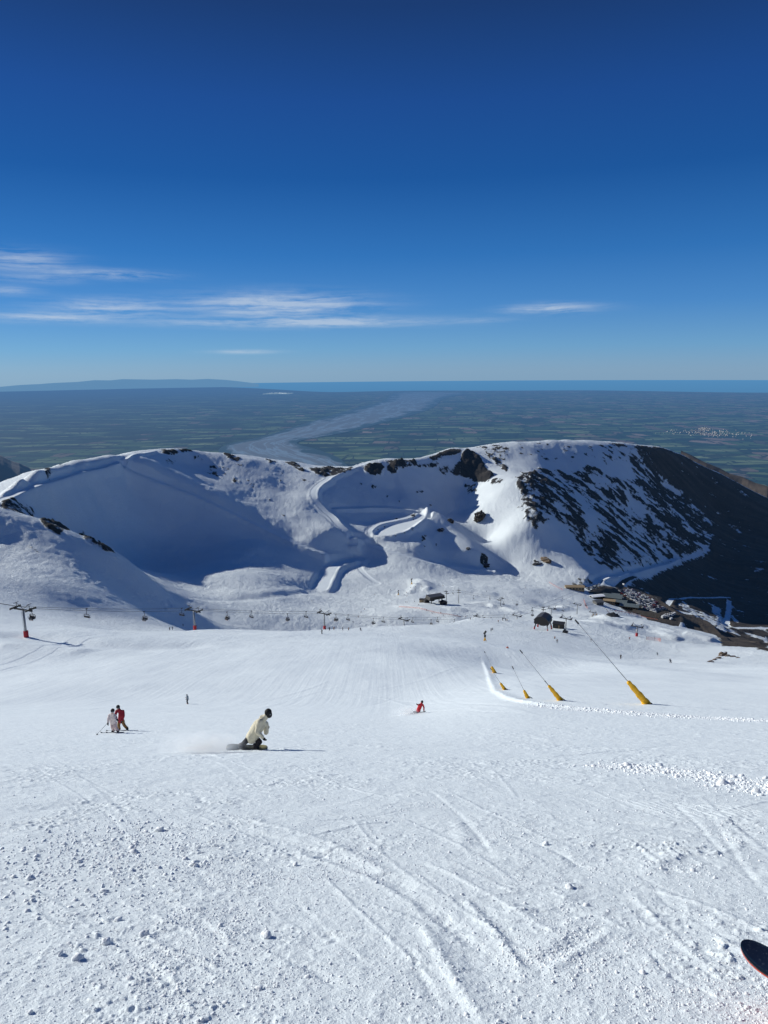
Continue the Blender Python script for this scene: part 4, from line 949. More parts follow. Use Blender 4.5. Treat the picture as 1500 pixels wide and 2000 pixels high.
# near rope = lower one in the picture
def rope_y(P, px):
    q, _ = on_path(P, px); return -1 if q is None else proj(q)[1]
nearA, farA = (rpA[0], rpA[1]) if rope_y(rpA[0], 200) > rope_y(rpA[1], 200) else (rpA[1], rpA[0])
chair0 = make_chair()
SUITS = {}
def suit(rgb):
    k = tuple(rgb)
    if k not in SUITS: SUITS[k] = simple('clothing_%d' % (len(SUITS)+1) if False else 'clothing', rgb, 0.8, 0, 0.22, 7.0, bump=0.8)
    return SUITS[k]
SKIN = simple('skin', (0.55, 0.33, 0.24), 0.6, 0, 0.08, 6)
def seated_person(cols):
    t = empty('person')
    b = MB(); b.capsule((0,0,0.02),(0,0.02,0.45),0.15,0.17,8,3); b.capsule((0,0.02,0.5),(0,0.03,0.62),0.06,0.06,6,2); b.ball((0,0.05,0.74),0.11,n=8,m=6)
    for s in (-1,1): b.capsule((s*0.1,0,0),(s*0.12,0.45,0.02),0.085,0.07,8,2); b.capsule((s*0.12,0.45,0.02),(s*0.12,0.5,-0.42),0.06,0.05,8,2); b.capsule((s*0.12,0.5,-0.42),(s*0.12,0.65,-0.47),0.06,0.05,6,2)
    b.build('body', SKIN, t, True)
    j = MB(); j.capsule((0,0,0.05),(0,0.02,0.47),0.19,0.2,8,3)
    for s in (-1,1): j.capsule((s*0.2,0.03,0.46),(s*0.26,0.2,0.2),0.075,0.065,8,2); j.capsule((s*0.26,0.2,0.2),(s*0.15,0.42,0.22),0.06,0.05,8,2)
    j.build('jacket', suit(cols[0]), t, True)
    p = MB()
    for s in (-1,1): p.capsule((s*0.1,0,0),(s*0.12,0.47,0.03),0.11,0.09,8,2); p.capsule((s*0.12,0.47,0.03),(s*0.12,0.5,-0.38),0.085,0.08,8,2)
    p.build('trousers', suit(cols[1]), t, True)
    MB().ball((0,0.04,0.78),0.135,n=8,m=6).build('helmet', suit(cols[2]), t, True)
    return t
DK = [(0.015,0.016,0.02),(0.03,0.035,0.05),(0.05,0.02,0.02),(0.03,0.05,0.09),(0.02,0.03,0.02),(0.10,0.09,0.08)]
riders = [seated_person((DK[k], DK[(k*2+1) % 6], DK[(k+2) % 6])) for k in range(5)]
rused = [False]*5
def put_chair(P, px, n_occ, lab, grp, scale=1.0, rl='rider'):
    q, ang = on_path(P, px)
    if q is None: return
    global chair_used
    c = copy_tree(chair0) if chair_used else chair0; chair_used = True
    c.location = q-Vector((0,0,0.1)); c.rotation_euler = (0, 0, ang-PI/2 if n_occ >= 0 and P is not farA else ang+PI/2); c.scale = (scale,)*3
    if P is nearA or P is None: c.rotation_euler = (0, 0, ang+PI/2)
    else: c.rotation_euler = (0, 0, ang-PI/2)
    tag(c, lab, 'lift chair', grp)
    rz = c.rotation_euler[2]
    slots = {0:[], 1:[0.3], 2:[-0.28,0.28], 3:[-0.72,-0.2,0.35], 4:[-0.75,-0.25,0.25,0.75]}[max(n_occ,0)]
    for k, sx in enumerate(slots):
        i = (int(px)+k*2) % 5
        r_ = copy_tree(riders[i]) if rused[i] else riders[i]; rused[i] = True
        off = Matrix.Rotation(rz, 3, 'Z') @ Vector((sx, -0.05, -2.68)); r_.location = c.location+off*scale; r_.rotation_euler = (0, 0, rz); r_.scale = (scale,)*3
        tag(r_, rl, 'person', 'riders sitting on the chairlift')
chair_used = False
RL = 'rider in dark ski clothes sitting on an occupied chair of the long lift'
for px, n, l in [(60,3,'occupied lift chair right beside the nearest tower'),(281,3,'occupied lift chair midway between the first two towers'),(443,4,'occupied lift chair just right of the second tower'),(561,3,'occupied lift chair between the second and third towers, nearer the third'),(656,4,'occupied lift chair just right of the third tower'),(729,2,'occupied lift chair midway between the third and fourth towers'),(842,2,'small occupied chair beyond the fourth tower'),(887,3,'small occupied chair just left of the fifth tower'),(959,2,'tiny occupied chair right of the fifth tower'),(1040,2,'tiny occupied chair just left of the dark knoll station')]:
    put_chair(nearA, px, n, l, 'chairs on the long lift line', 1.12, rl=RL)
for px, l in [(169,'empty lift chair right of the nearest tower'),(355,'empty lift chair just left of the second tower'),(491,'empty lift chair right of the second tower'),(598,'empty lift chair just left of the third tower'),(680,'empty lift chair right of the third tower'),(749,'empty lift chair just left of the fourth tower'),(806,'empty lift chair just right of the fourth tower'),(855,'small empty chair midway between the fourth and fifth towers'),(925,'tiny empty chair at the fifth tower'),(985,'tiny empty chair left of the sixth tower')]:
    put_chair(farA, px, 0, l, 'chairs on the long lift line', 1.12)
# second lift, from the mid station down to the base
SPB = []
for px, tp_, bp_ in ((872,1155,1177),(896,1153,1178),(978,1168,1183),(1061,1186,1203),(1128,1178,1200)): SPB.append((px, tp_, math.hypot(*hitc(px, bp_)[:2])))
LB = ['dark lift tower just right of the mid slope lift station','dark lift tower a step right of the one beside the mid station','far lift tower beside the long snow ramp','far lift tower behind the knoll station roof','far lift tower standing on the curved snow bank']
twB = tower_line(SPB, 8.5, False, LB, 'towers of the mid slope chairlift', 'b')
rpB = ropes(twB, 8.5, Vector(tuple(G(852,1172)))+Vector((0,0,7)), Vector(tuple(G(1170,1182)))+Vector((0,0,6)), 0.07, ['left hauling rope of the mid slope chairlift','right hauling rope of the mid slope chairlift'], 'hauling ropes of the mid slope lift', 0.01)
for k, px in enumerate([885,925,957,984,1010,1040,1085,1100,1145]):
    put_chair(rpB[k % 2], px, 0, 'empty chair of the mid slope lift hanging low over the snow', 'chairs on the mid slope lift', 1.25)
# towers of the lift that ends at the knoll station, and a lone one on the right
SPC = [(px, tp_, math.hypot(*hitc(px, bp_)[:2])) for px, tp_, bp_ in ((1106,1203,1231),(1077,1186,1203),(1245,1219,1243),(1158,1193,1204))]
for (px, py, r), l in zip(SPC, ['dark lift tower standing right behind the knoll hut','far lift tower in the blue hollow behind the knoll station','lone lift tower among the snow mounds on the right','small far tower on the crowded base slope']):
    p = at_r(px, py, r); g = float(H(p[0], p[1])); t = make_tower(p[2]-1.3-g, 7.0, px == 1245); t.location = (p[0], p[1], g); t.rotation_euler = (0, 0, math.radians(-35)); tag(t, l, 'lift tower', 'towers of other chairlifts')
# ------------------------------------------------------------------ lift station on the knoll
def yawbase(px, py, rz, r=None, dz=0):
    g = G(px, py, dz, r); return g, rz
st = empty('lift_station', G(1060,1230,1.0), math.radians(-28)); st.scale = (0.8,)*3; tag(st, 'dark barn shaped lift station on red footed legs on the near knoll', 'lift station')
prof = [(-5.2,4.6),(-5.0,7.2),(-3.0,9.2),(0,10.1),(3.0,9.2),(5.0,7.2),(5.2,4.6)]
MB().prism(prof, -5.0, 5.0).build('canopy', ROOFD, st, bevel=0.08)
MB().prism([(-5.35,7.15),(-3.15,9.35),(0,10.35),(3.15,9.35),(5.35,7.15),(5.15,7.0),(3.0,9.22),(0,10.15),(-3.0,9.22),(-5.15,7.0)], -5.4, 5.4).build('roof', simple('weathered_roof', (0.06,0.055,0.052), 0.45, 0.1, 0.3, 0.8), st)
MB().box((0,0,4.3), (9.6,9.2,0.55)).build('floor_frame', DSTEEL, st)
for sx, sy in ((-1,-1),(1,-1),(1,1),(-1,1)):
    m = MB().tube((sx*3.9,sy*3.9,4.4),(sx*4.6,sy*4.6,1.6),0.42,0.42,8); lg = m.build('leg', DSTEEL, st)
    MB().tube((sx*4.6,sy*4.6,1.75),(sx*5.0,sy*5.0,-1.5),0.5,0.62,8).build('red_foot', REDST, lg)
MB().tube((0,0,2.6),(0,0,3.1),2.6,2.6,24).build('bull_wheel', BLACK, st)
m = MB(); m.path([(3.6,-4.8,4.2),(4.6,-5.6,2.6),(5.4,-6.0,1.2)],0.12); m.path([(3.0,-5.2,4.0),(6.6,-2.5,2.4)],0.1); m.build('handrail', WHITEP, st)
h = empty('hut', G(1091,1227), math.radians(-22)); tag(h, 'low black operator hut between the knoll station and a lift tower', 'hut')
MB().box((0,0,1.5),(6.4,3.6,3.4)).build('wall', WALLD, h)
MB().box((0,0,3.35),(7.0,4.3,0.28),rx=0.08).build('roof', ROOFD, h)
for x in (-2.2,-0.9,1.6): MB().box((x,-1.83,1.9),(0.9,0.08,1.0)).build('window', GLASS, h)
MB().box((0.35,-1.83,1.3),(0.7,0.08,2.1)).build('door', TAN, h)
h2 = empty('snow_vehicle', G(1104,1236), math.radians(-25)); tag(h2, 'small black machine parked at the end of the knoll hut', 'snow vehicle')
MB().box((0,0,0.8),(2.6,1.7,0.8)).build('body', BLACK, h2, bevel=0.1); MB().box((-0.3,0,1.6),(1.2,1.5,0.9),top=0.75).build('cab', GLASS, h2, bevel=0.05)
for s in (-1,1): MB().box((0,s*0.8,0.35),(2.9,0.45,0.6)).build('track', DSTEEL, h2, bevel=0.15)

# mid slope station
ms = empty('lift_station', G(850,1178), math.radians(24)); tag(ms, 'black mid slope lift station with a long slanting flat roof', 'lift station')
MB().prism([(-9,5.2),(-8.2,8.2),(8.2,8.2),(9,5.2)], -4.6, 4.6, 0).build('canopy', ROOFD, ms, bevel=0.1)
MB().box((0,0,8.35),(16.6,9.4,0.3)).build('roof', simple('dull_metal_roof', (0.075,0.072,0.07), 0.4, 0.2, 0.25, 0.5), ms)
for x, y in ((-6,-3),(6,-3),(6,3),(-6,3)): MB().tube((x,y,-3),(x,y,5.3),0.5,0.5,8).build('leg', DSTEEL, ms)
MB().tube((-4,0,3.6),(-4,0,4.2),3.0,3.0,24).build('bull_wheel', BLACK, ms)
cb = empty('cabin', G(824,1176.5), math.radians(-10)); tag(cb, 'small tan cabin with dark flat roof left of the mid slope station', 'cabin')
MB().box((0,0,1.6),(4.6,3.6,3.6)).build('wall', TAN, cb); MB().box((0,0,3.6),(5.2,4.3,0.4)).build('roof', ROOFD, cb); MB().box((0.6,-1.83,2.0),(1.4,0.08,1.1)).build('window', GLASS, cb)
for px, py, w_, l_ in ((833,1177,5,'dark control hut between the tan cabin and the mid station'),(866,1181,6.5,'low dark hut just right of the mid slope station')):
    c2 = empty('hut', G(px, py), math.radians(20)); tag(c2, l_, 'hut')
    MB().box((0,0,1.6),(w_,4,3.6)).build('wall', WALLD, c2); MB().prism([(-w_/2-.3,3.3),(0,4.6),(w_/2+.3,3.3)],-2.4,2.4).build('roof', ROOFD, c2); MB().box((0,-2.03,1.9),(1.6,0.08,1.0)).build('window', GLASS, c2)

# base area buildings
def lodge(px, py, dims, rz, wall, roof, label, pitch=1.6, nwin=6, name='lodge', dz=-0.5, shed=False):
    t = empty(name, G(px, py, dz), math.radians(rz)); tag(t, label, 'building'); L_, D_, H_ = dims
    MB().box((0,0,H_/2-1),(L_,D_,H_+2)).build('wall', wall, t)
    if shed: MB().prism([(-D_/2-0.8,H_+0.1),(D_/2+0.8,H_+0.1+pitch),(D_/2+0.8,H_+0.5+pitch),(-D_/2-0.8,H_+0.5)], -L_/2-0.8, L_/2+0.8, math.radians(90)).build('roof', roof, t)
    else: MB().prism([(-D_/2-0.8,H_-0.1),(0,H_+pitch),(D_/2+0.8,H_-0.1),(D_/2+0.8,H_+0.25),(0,H_+pitch+0.4),(-D_/2-0.8,H_+0.25)], -L_/2-0.8, L_/2+0.8, math.radians(90)).build('roof', roof, t)
    for k in range(nwin):
        x = -L_/2+L_*(k+0.5)/nwin
        w_ = MB().box((x,-D_/2-0.05,H_*0.55),(L_/nwin*0.62,0.16,H_*0.42)).build('window', GLASS, t)
        MB().box((x,-D_/2-0.1,H_*0.55-H_*0.22),(L_/nwin*0.7,0.3,0.18)).build('sill', TAN, w_)
    return t
lodge(1196,1172,(24,17,6),-24,BROWNW,GREYR,'large brown lodge with grey green metal roof above the crowd',2.6,6)
lodge(1190,1178,(14,8,4.5),-24,BROWNW,TAN,'brown deck building in front of the large lodge',0.8,5)
lodge(1211,1180,(16,11,4.5),-24,BROWNW,GREYR,'brown wing joining the large lodge to the lower one',1.4,4)
lodge(1229,1188,(22,13,4.5),-24,BROWNW,GREYR,'lower brown lodge with grey green roof nearest the car rows',1.5,7)
lodge(1168,1180,(10,9,4.5),18,simple('grey_cladding',(0.12,0.12,0.12),0.7,0,0.2,0.5),simple('grey_roof',(0.13,0.135,0.14),0.5,0.1,0.2,0.4),'small grey roofed hut at the foot of the netted ramp',1.2,3)
lodge(1166,1168,(17,8,3.6),14,WALLD,SNOWM,'low dark building under a thick slab of roof snow',0.9,5)
lodge(1122,1151,(24,9,4.6),-4,TAN,TAN,'long tan building tucked under the rocks at the slope edge',1.2,6)
lodge(1202,1165,(10,7,3.5),-24,BROWNW,GREYR,'small building behind the large lodge roof',1.0,3)
# stepped terrace and car deck
tr = MB()
for k in range(7): tr.box((0,-k*2.6,-k*0.55),(34,2.0,1.0))
t = tr.build('terrace', simple('dark_boards',(0.09,0.08,0.07),0.8,0,0.3,0.6)); t.location = G(1263,1198,1.5); t.rotation_euler = (0,0,math.radians(-34)); tag(t, 'dark stepped boards beside the lowest car rows', 'terrace')
# snow ramp with safety net
def strip_fence(pts, h, label, name='safety_net', mat=None, step=6, grp=None):
    P = [hitc(*p) for p in pts]; Q = densify(chaikin(np.array([p[:2] for p in P]), 1), step)
    root = empty(name, (float(Q[0][0]), float(Q[0][1]), float(H(*Q[0])))); tag(root, label, 'fence', grp)
    m = MB(); base = Vector(root.location); V = [Vector((x, y, float(H(x, y))))-base for x, y in Q]
    for a, b in zip(V[:-1], V[1:]):
        for f in (0.15, 0.4, 0.65, 0.9): m.tube(a+Vector((0,0,h*f)), b+Vector((0,0,h*f)), 0.05, n=4)
        for k in range(4):
            q = a.lerp(b, k/4); m.tube(q+Vector((0,0,h*0.15)), a.lerp(b,(k+1)/4)+Vector((0,0,h*0.9)), 0.035, n=3)
    m.build('netting', mat or NET, root)
    pm = [MB().tube(v-Vector((0,0,0.4)), v+Vector((0,0,h*1.1)), 0.07, n=5) for v in V[::2]]
    for q in pm[:90]: q.build('post', DSTEEL, root)
    return root
strip_fence([(779,1186),(800,1187),(840,1195),(870,1201),(900,1206)], 1.3, 'long faded orange safety net below the mid slope station')
strip_fence([(1072,1138),(1085,1146),(1100,1153)], 1.8, 'short red safety net below the tan building')
strip_fence([(1140,1172),(1142,1180),(1148,1190)], 3.0, 'netting along the steep snow ramp beside the grey roofed hut')
strip_fence([(1200,1193),(1240,1199),(1285,1211)], 1.0, 'net fence between the crowded base slope and the terrace')
strip_fence([(1262,1250),(1284,1252),(1290,1254)], 2.2, 'short red net at the edge of the near piste, right of the lone tower')
mg = empty('magic_carpet', G(1158,1202)); tag(mg, 'two short tan boards lying on the base slope', 'walkway'); 
for s in (0, 1): MB().box((s*3.0,0,0.3),(1.0,9,0.5),rz=-0.5).build('board', TAN, mg)
mo = boulder('tent', G(1196,1203,0), 5.5, 4.5, 3.2, 91.0, simple('dark_tarpaulin',(0.03,0.032,0.036),0.6,0,0.2,0.6), 0.3, 3); tag(mo, 'dark domed tent on the crowded base slope', 'tent')

# ------------------------------------------------------------------ cars and coaches
CARC = [((0.70,0.71,0.72),'white'),((0.70,0.71,0.72),'white'),((0.70,0.71,0.72),'white'),((0.42,0.43,0.45),'silver'),((0.42,0.43,0.45),'silver'),((0.03,0.035,0.04),'black'),((0.10,0.11,0.12),'dark grey'),((0.03,0.05,0.10),'blue'),((0.14,0.02,0.02),'red')]
CM = {c[1]: simple(c[1].replace(' ','_')+'_car_paint', c[0], 0.3, 0.1, 0.05, 2, spec=0.6) for c in CARC}
def make_car(colname):
    t = empty('parked_car')
    MB().prism([(-2.2,0.35),(-2.25,0.85),(-2.1,1.0),(-1.2,1.05),(1.3,1.05),(2.15,0.9),(2.25,0.6),(2.2,0.35)],-0.88,0.88).build('body', CM[colname], t, bevel=0.06)
    MB().prism([(-2.0,1.0),(-1.7,1.58),(0.5,1.6),(1.25,1.03)],-0.78,0.78).build('window', GLASS, t, bevel=0.04)
    MB().prism([(-1.72,1.57),(-1.6,1.68),(0.4,1.69),(0.52,1.59)],-0.72,0.72).build('roof', CM[colname], t)
    for x in (-1.4,1.4):
        for y in (-0.85,0.85): MB().tube((x,y-0.1,0.33),(x,y+0.1,0.33),0.34,n=10).build('wheel', BLACK, t)
    return t
protos = {}
ROWS = [((1213,1157),(1232,1151.5)),((1218,1161),(1238,1155)),((1224,1165),(1246,1158.5)),((1230,1168),(1254,1162.5)),((1236,1172),(1263,1166)),((1242,1177),(1273,1170)),((1250,1183),(1281,1175.5)),((1260,1189),(1286,1183)),((1276,1194.5),(1300,1188.5))]
ncar = 0
rr_ = random.Random(3)
for (a, b) in ROWS:
    A_, B_ = G(*a), G(*b); d = (B_-A_); n = int(d.length/2.55); u = d.normalized(); nrm = Vector((-u.y, u.x, 0)); ang = math.atan2(nrm.y, nrm.x)
    for side in (-1, 1):
        for k in range(n+1):
            if rr_.random() < 0.09: continue
            q = A_+u*(k*2.55+rr_.uniform(-0.15,0.15))+nrm*side*2.6
            c, nm = rr_.choice(CARC)
            if nm not in protos: protos[nm] = make_car(nm); car = protos[nm]
            else: car = copy_tree(protos[nm])
            car.location = (q.x, q.y, float(H(q.x, q.y))+0.03); car.rotation_euler = (0, 0, ang+(PI if rr_.random() < 0.5 else 0)); s_ = rr_.uniform(0.95,1.15); car.scale = (s_,)*3
            tag(car, nm+' car parked in the rows of the mountain car park', 'car', nm+' cars in the car park rows'); ncar += 1
for k, (px, py) in enumerate([(1146,1150),(1150,1149),(1154,1148),(1158,1147),(1162,1145.5),(1166,1144),(1170,1142.5),(1150,1152),(1156,1150.5),(1162,1148.5),(1217,1170),(1222,1172)]):
    nm = ['white','dark grey','silver','black'][k % 4]; car = copy_tree(protos[nm]) if nm in protos else make_car(nm); protos.setdefault(nm, car); car.location = G(px, py, 0.1); car.rotation_euler = (0,0,math.radians(55)); tag(car, nm+' car parked on the upper deck beside the tan building', 'car', 'cars on the upper deck')
def make_coach():
    t = empty('coach'); MB().box((0,0,1.9),(11.5,2.5,2.9)).build('body', WHITEP, t, bevel=0.15)
    for s in (-1,1): MB().box((0.2,s*1.26,2.3),(10.2,0.06,0.95)).build('window', GLASS, t)
    MB().box((5.77,0,2.1),(0.06,2.1,1.5)).build('windscreen', GLASS, t)
    for x in (-3.6,3.8):
        for y in (-1.15,1.15): MB().tube((x,y-0.12,0.5),(x,y+0.12,0.5),0.5,n=12).build('wheel', BLACK, t)
    return t
co = make_coach(); P0 = G(1297,1206); 
for k in range(5):
    c = co if k == 0 else copy_tree(co); q = G(1297+k*4.2, 1206-k*0.9); c.location = q; c.rotation_euler = (0,0,math.radians(42)); tag(c, ['white coach at the left end of the parked coach row','second white coach from the left end of the coach row','white coach in the middle of the parked coach row','second white coach from the right end of the coach row','white coach at the right end of the parked coach row'][k], 'coach', 'coaches parked side by side')
for (px, py, l, a) in ((1311,1210,'white van parked by itself below the coaches',40),(1217.5,1143,'white van on the bend of the access road above the car park',100)):
    v = empty('van', G(px, py, 0.1), math.radians(a)); tag(v, l, 'van'); MB().prism([(-2.7,0.4),(-2.7,2.3),(1.3,2.35),(2.1,1.4),(2.8,1.15),(2.8,0.4)],-1,1).build('body', WHITEP, v, bevel=0.08); MB().box((1.75,0,1.85),(0.75,1.8,0.6),top=0.6).build('windscreen', GLASS, v)
    for x in (-1.7,1.8):
        for y in (-0.95,0.95): MB().tube((x,y-0.1,0.38),(x,y+0.1,0.38),0.38,n=10).build('wheel', BLACK, v)

# ------------------------------------------------------------------ snow lances
def lance(bpx, tpx, t_tip, sheath_px, label, wide=0.32, joint=None):
    b = G(*bpx); tp = Vector(tuple(ray(*tpx)*t_tip)); root = empty('snow_lance', b); wide *= float(np.dot(np.array(b), [0, CP, -SP]))/88.0; tag(root, label, 'snow lance', 'yellow footed snow lances beside the piste')
    tp = Vector(tuple(ray(*tpx)*(float(np.dot(np.array(b), [0, CP, -SP]))*0.955)))
    d = tp-b; L0 = d.length; f = sheath_px; u = d.normalized()
    sh = MB(); st_ = u*L0*f
    n = 9
    for k in range(n):
        a0 = st_*(k/n); a1 = st_*((k+1)/n); w0 = wide*(1.15-0.45*k/n+0.12*math.sin(k*2.1)); sh.capsule(a0, a1, w0, wide*(1.15-0.45*(k+1)/n+0.12*math.sin((k+1)*2.1)), 10, 3)
    if wide > 0.2: sh.capsule(st_*0.22, Vector((-0.25*wide/0.32, -0.3, -0.1)), wide*0.8, wide*0.95, 10, 3)
    sh.build('padding', YELLOW, root, True, remesh=0.05)
    m = MB().tube(st_*0.9, d, wide*0.11, wide*0.07, 8); m.build('pole', STEEL, root, True)
    if joint: MB().tube(d*(joint-0.02), d*joint, wide*0.2, wide*0.2, 8).tube(st_*0.95, d*joint, wide*0.15, wide*0.14, 8).build('lower_pole', DSTEEL, root, True)
    MB().tube(d-u*0.12, d+u*0.35, wide*0.26, wide*0.2, 10).build('nozzle_head', DSTEEL, root)
    MB().tube((0.15,0,0.2),(1.1,0.3,-0.55),wide*0.2,wide*0.15,8).build('hydrant_pipe', DSTEEL, root)
    return root
lance((1264,1375),(1128,1216),76,0.27,'tallest snow lance, rightmost, with big yellow padded foot',0.42)
lance((1095,1368),(1019,1274),92,0.30,'second snow lance from the right, with a jointed dark lower pole',0.30,0.42)
lance((1031,1364),(1002,1305),98,0.25,'snow lance with a stubby yellow foot in the middle of the row',0.24)
lance((986,1347),(959,1307),112,0.30,'snow lance with a slim yellow foot close to the berm',0.21)
lance((966,1314),(947,1274),130,0.27,'farthest snow lance with a yellow skirted foot at the head of the berm',0.22)
def snow_gun(px, py, hpx, label):
    b = G(px, py); t = np.linalg.norm(np.array(b)); h = hpx*t/F/0.93; root = empty('snow_gun', b); tag(root, label, 'snow gun')
    MB().tube((0,0,-0.5),(0,0,h*0.55),h*0.045,h*0.04,8).build('mast', YELLOW, root); MB().capsule((-h*0.06,0,h*0.75),(h*0.06,0.1,h*0.92),h*0.10,h*0.10,10,3).build('gun_barrel', DSTEEL, root, True)
    MB().box((0,0,h*0.5),(h*0.16,h*0.16,h*0.22)).build('control_box', BLACK, root)
    for s in (-1,1): MB().tube((0,0,h*0.35),(s*h*0.14,-0.1,-0.1),h*0.035,n=6).build('leg', YELLOW, root)
snow_gun(947,1252,19,'upright yellow legged snow gun on the piste above the lances')
snow_gun(778,1162,9,'small upright snow gun left of the terrain park mound')
snow_gun(804,1141,11,'small upright snow gun at the top of the terrain park mound')
mk = empty('piste_marker', G(991,1266)); tag(mk, 'small orange marker lying on the piste beyond the lances', 'marker'); MB().box((0,0,0.25),(0.9,0.4,0.5),top=0.7).build('board', NET, mk); MB().tube((0,0,-0.2),(0,0,0.9),0.05).build('stake', DSTEEL, mk)
# ------------------------------------------------------------------ people
def limb(m, J, R, n=10):
    for a, b, r0, r1 in zip(J[:-1], J[1:], R[:-1], R[1:]): m.capsule(a, b, r0, r1, n, 4)
def V3(p): return Vector(p)
def hand(m, w, d, side, s=1.0):
    """palm with four bent fingers and a thumb; w wrist, d pointing direction"""
    d = Vector(d).normalized(); u = d.cross(Vector((0,1,0))); u = (u if u.length > 0.1 else d.cross(Vector((1,0,0)))).normalized(); v = d.cross(u).normalized()
    w = Vector(w); c = w+d*0.05*s; m.capsule(w, w+d*0.085*s, 0.036*s, 0.042*s, 8, 3)
    for k, L_ in enumerate((0.062,0.07,0.066,0.052)):
        o = c+d*0.035*s+v*(k-1.5)*0.021*s; p = o+d*L_*0.55*s+u*0.006; m.capsule(o, p, 0.0125*s, 0.0115*s, 7, 2); m.capsule(p, p+d*L_*0.35*s+u*L_*0.4*s, 0.0115*s, 0.010*s, 7, 2)
    o = c-v*0.03*s*side; m.capsule(o, o-v*0.03*s*side+d*0.03*s, 0.014*s, 0.012*s, 7, 2); m.capsule(o-v*0.03*s*side+d*0.03*s, o-v*0.035*s*side+d*0.055*s+u*0.01, 0.012*s, 0.011*s, 7, 2)
def folds(o, s):
    t = bpy.data.textures.new('cloth_folds', 'CLOUDS'); t.noise_scale = 0.16; t.noise_depth = 2
    m = o.modifiers.new('folds', 'DISPLACE'); m.texture = t; m.strength = s; m.mid_level = 0.5; m.texture_coords = 'LOCAL'
def person(loc, J, cols, label, group=None, vox=0.016, face=(0,-1,0), detail=True, gl=(0.012,0.012,0.014), hood=False, jl=1.0, hs=1.0, mask=False, bulk=1.0):
    """J: joint dict in metres from the foot point; cols: jacket, trousers, helmet"""
    root = empty('person', loc); tag(root, label, 'person', group); g = {k: Vector(v) for k, v in J.items()}
    f = Vector(face).normalized(); rm = vox if detail else 0
    b = MB(); b.capsule(g['pel'], g['chest'], 0.13, 0.15, 12, 4); b.capsule(g['chest'], g['neck'], 0.13, 0.06, 12, 4); b.capsule(g['neck'], g['head'], 0.055, 0.07, 10, 3); b.ball(g['head'], 0.102*hs, (0.92,1.0,1.18), 14, 10)
    for s in 'lr':
        limb(b, [g['sh'+s], g['el'+s], g['wr'+s]], [0.055,0.045,0.032]); limb(b, [g['hip'+s], g['kn'+s], g['an'+s], g['to'+s]], [0.085,0.06,0.045,0.04])
    if detail:
        up = Vector((0,0,1)); sd = f.cross(up).normalized()
        b.capsule(g['head']+f*0.095, g['head']+f*0.118-up*0.02, 0.012, 0.017, 7, 3)                # nose
        b.capsule(g['head']+f*0.088-up*0.058-sd*0.02, g['head']+f*0.088-up*0.058+sd*0.02, 0.010, 0.010, 7, 2)   # mouth
        b.ball(g['head']+f*0.062-up*0.09, 0.045)
    b.build('body', SKIN, root, True, remesh=rm)
    j = MB(); hp = g['pel']; j.capsule(hp-(g['chest']-g['pel'])*0.12*jl, g['chest'], 0.19*bulk, 0.20*bulk, 14, 4); j.capsule(g['chest'], g['neck']-(g['neck']-g['chest'])*0.2, 0.19*bulk, 0.11*bulk, 12, 4)
    j.capsule(g['shl'], g['shr'], 0.095, 0.095, 10, 4)
    for s in 'lr': limb(j, [g['sh'+s], g['el'+s], g['wr'+s]], [0.1*bulk,0.082*bulk,0.062*bulk])
    j.capsule(g['neck']-(g['neck']-g['chest'])*0.25, g['neck']+(g['head']-g['neck'])*(0.42 if mask else 0.2), 0.13, 0.105, 12, 4)
    if hood: j.capsule(g['neck'], g['neck']-f*0.10-Vector((0,0,0.03)), 0.12, 0.10, 10, 4); j.capsule(g['neck']-f*0.06, g['neck']-f*0.12-Vector((0,0,0.08)), 0.09, 0.09, 10, 4)
    jo = j.build('jacket', suit(cols[0]), root, True, remesh=rm*1.15)
    if detail: folds(jo, 0.035)
    p = MB(); p.capsule(g['hipl'], g['hipr'], 0.135, 0.135, 10, 4)
    for s in 'lr': limb(p, [g['hip'+s], g['kn'+s], g['an'+s]], [0.125,0.098,0.092])
    po = p.build('trousers', suit(cols[1]), root, True, remesh=rm*1.15)
    if detail: folds(po, 0.03)
    if mask: MB().ball(g['head']+f*0.02-Vector((0,0,0.05)), 0.105*hs, (1,1,1.1), 14, 8).capsule(g['head']-Vector((0,0,0.06)), g['neck']+(g['head']-g['neck'])*0.15, 0.075, 0.09, 12, 4).build('face_mask', suit((0.012,0.012,0.014)), root, True)
    hm = MB(); hm.ball(g['head']+Vector((0,0,0.03))-f*0.02, 0.128*hs, (1,1.05,1.05), 16, 10); hh = hm.build('helmet', suit(cols[2]), root, True)
    if detail:
        gm = MB(); up = Vector((0,0,1)); sd = f.cross(up).normalized(); c = g['head']+f*0.075+up*0.012
        gm.capsule(c-sd*0.05, c+sd*0.05, 0.036, 0.036, 10, 4); gm.build('goggles', simple('goggle_lens', (0.35,0.4,0.45), 0.15, 0.3, 0.3, 20), hh, True)
        gv = MB()
        for s, q in (('l',1),('r',-1)): hand(gv, g['wr'+s], g['wr'+s]-g['el'+s], q, 1.25)
        # one glove mesh per hand
        for s, q in (('l',1),('r',-1)):
            gm2 = MB(); hand(gm2, g['wr'+s], g['wr'+s]-g['el'+s], q, 1.3); gm2.build('glove', suit(gl), root, True, remesh=0.008)
    for s in 'lr':
        bt = MB(); bt.capsule(g['an'+s]+Vector((0,0,0.08)), g['an'+s], 0.075, 0.085, 10, 3); bt.capsule(g['an'+s], g['to'+s], 0.085, 0.06, 10, 3); bt.build('boot', BLACK, root, True)
    return root
def ground_dir(p, a, L_):
    """unit tangent of the snow at p in compass direction a"""
    d = Vector((math.cos(a), math.sin(a), 0)); q = p+d*L_; z0 = float(H(p.x, p.y)); z1 = float(H(q.x, q.y)); return Vector((d.x*L_, d.y*L_, z1-z0)).normalized()
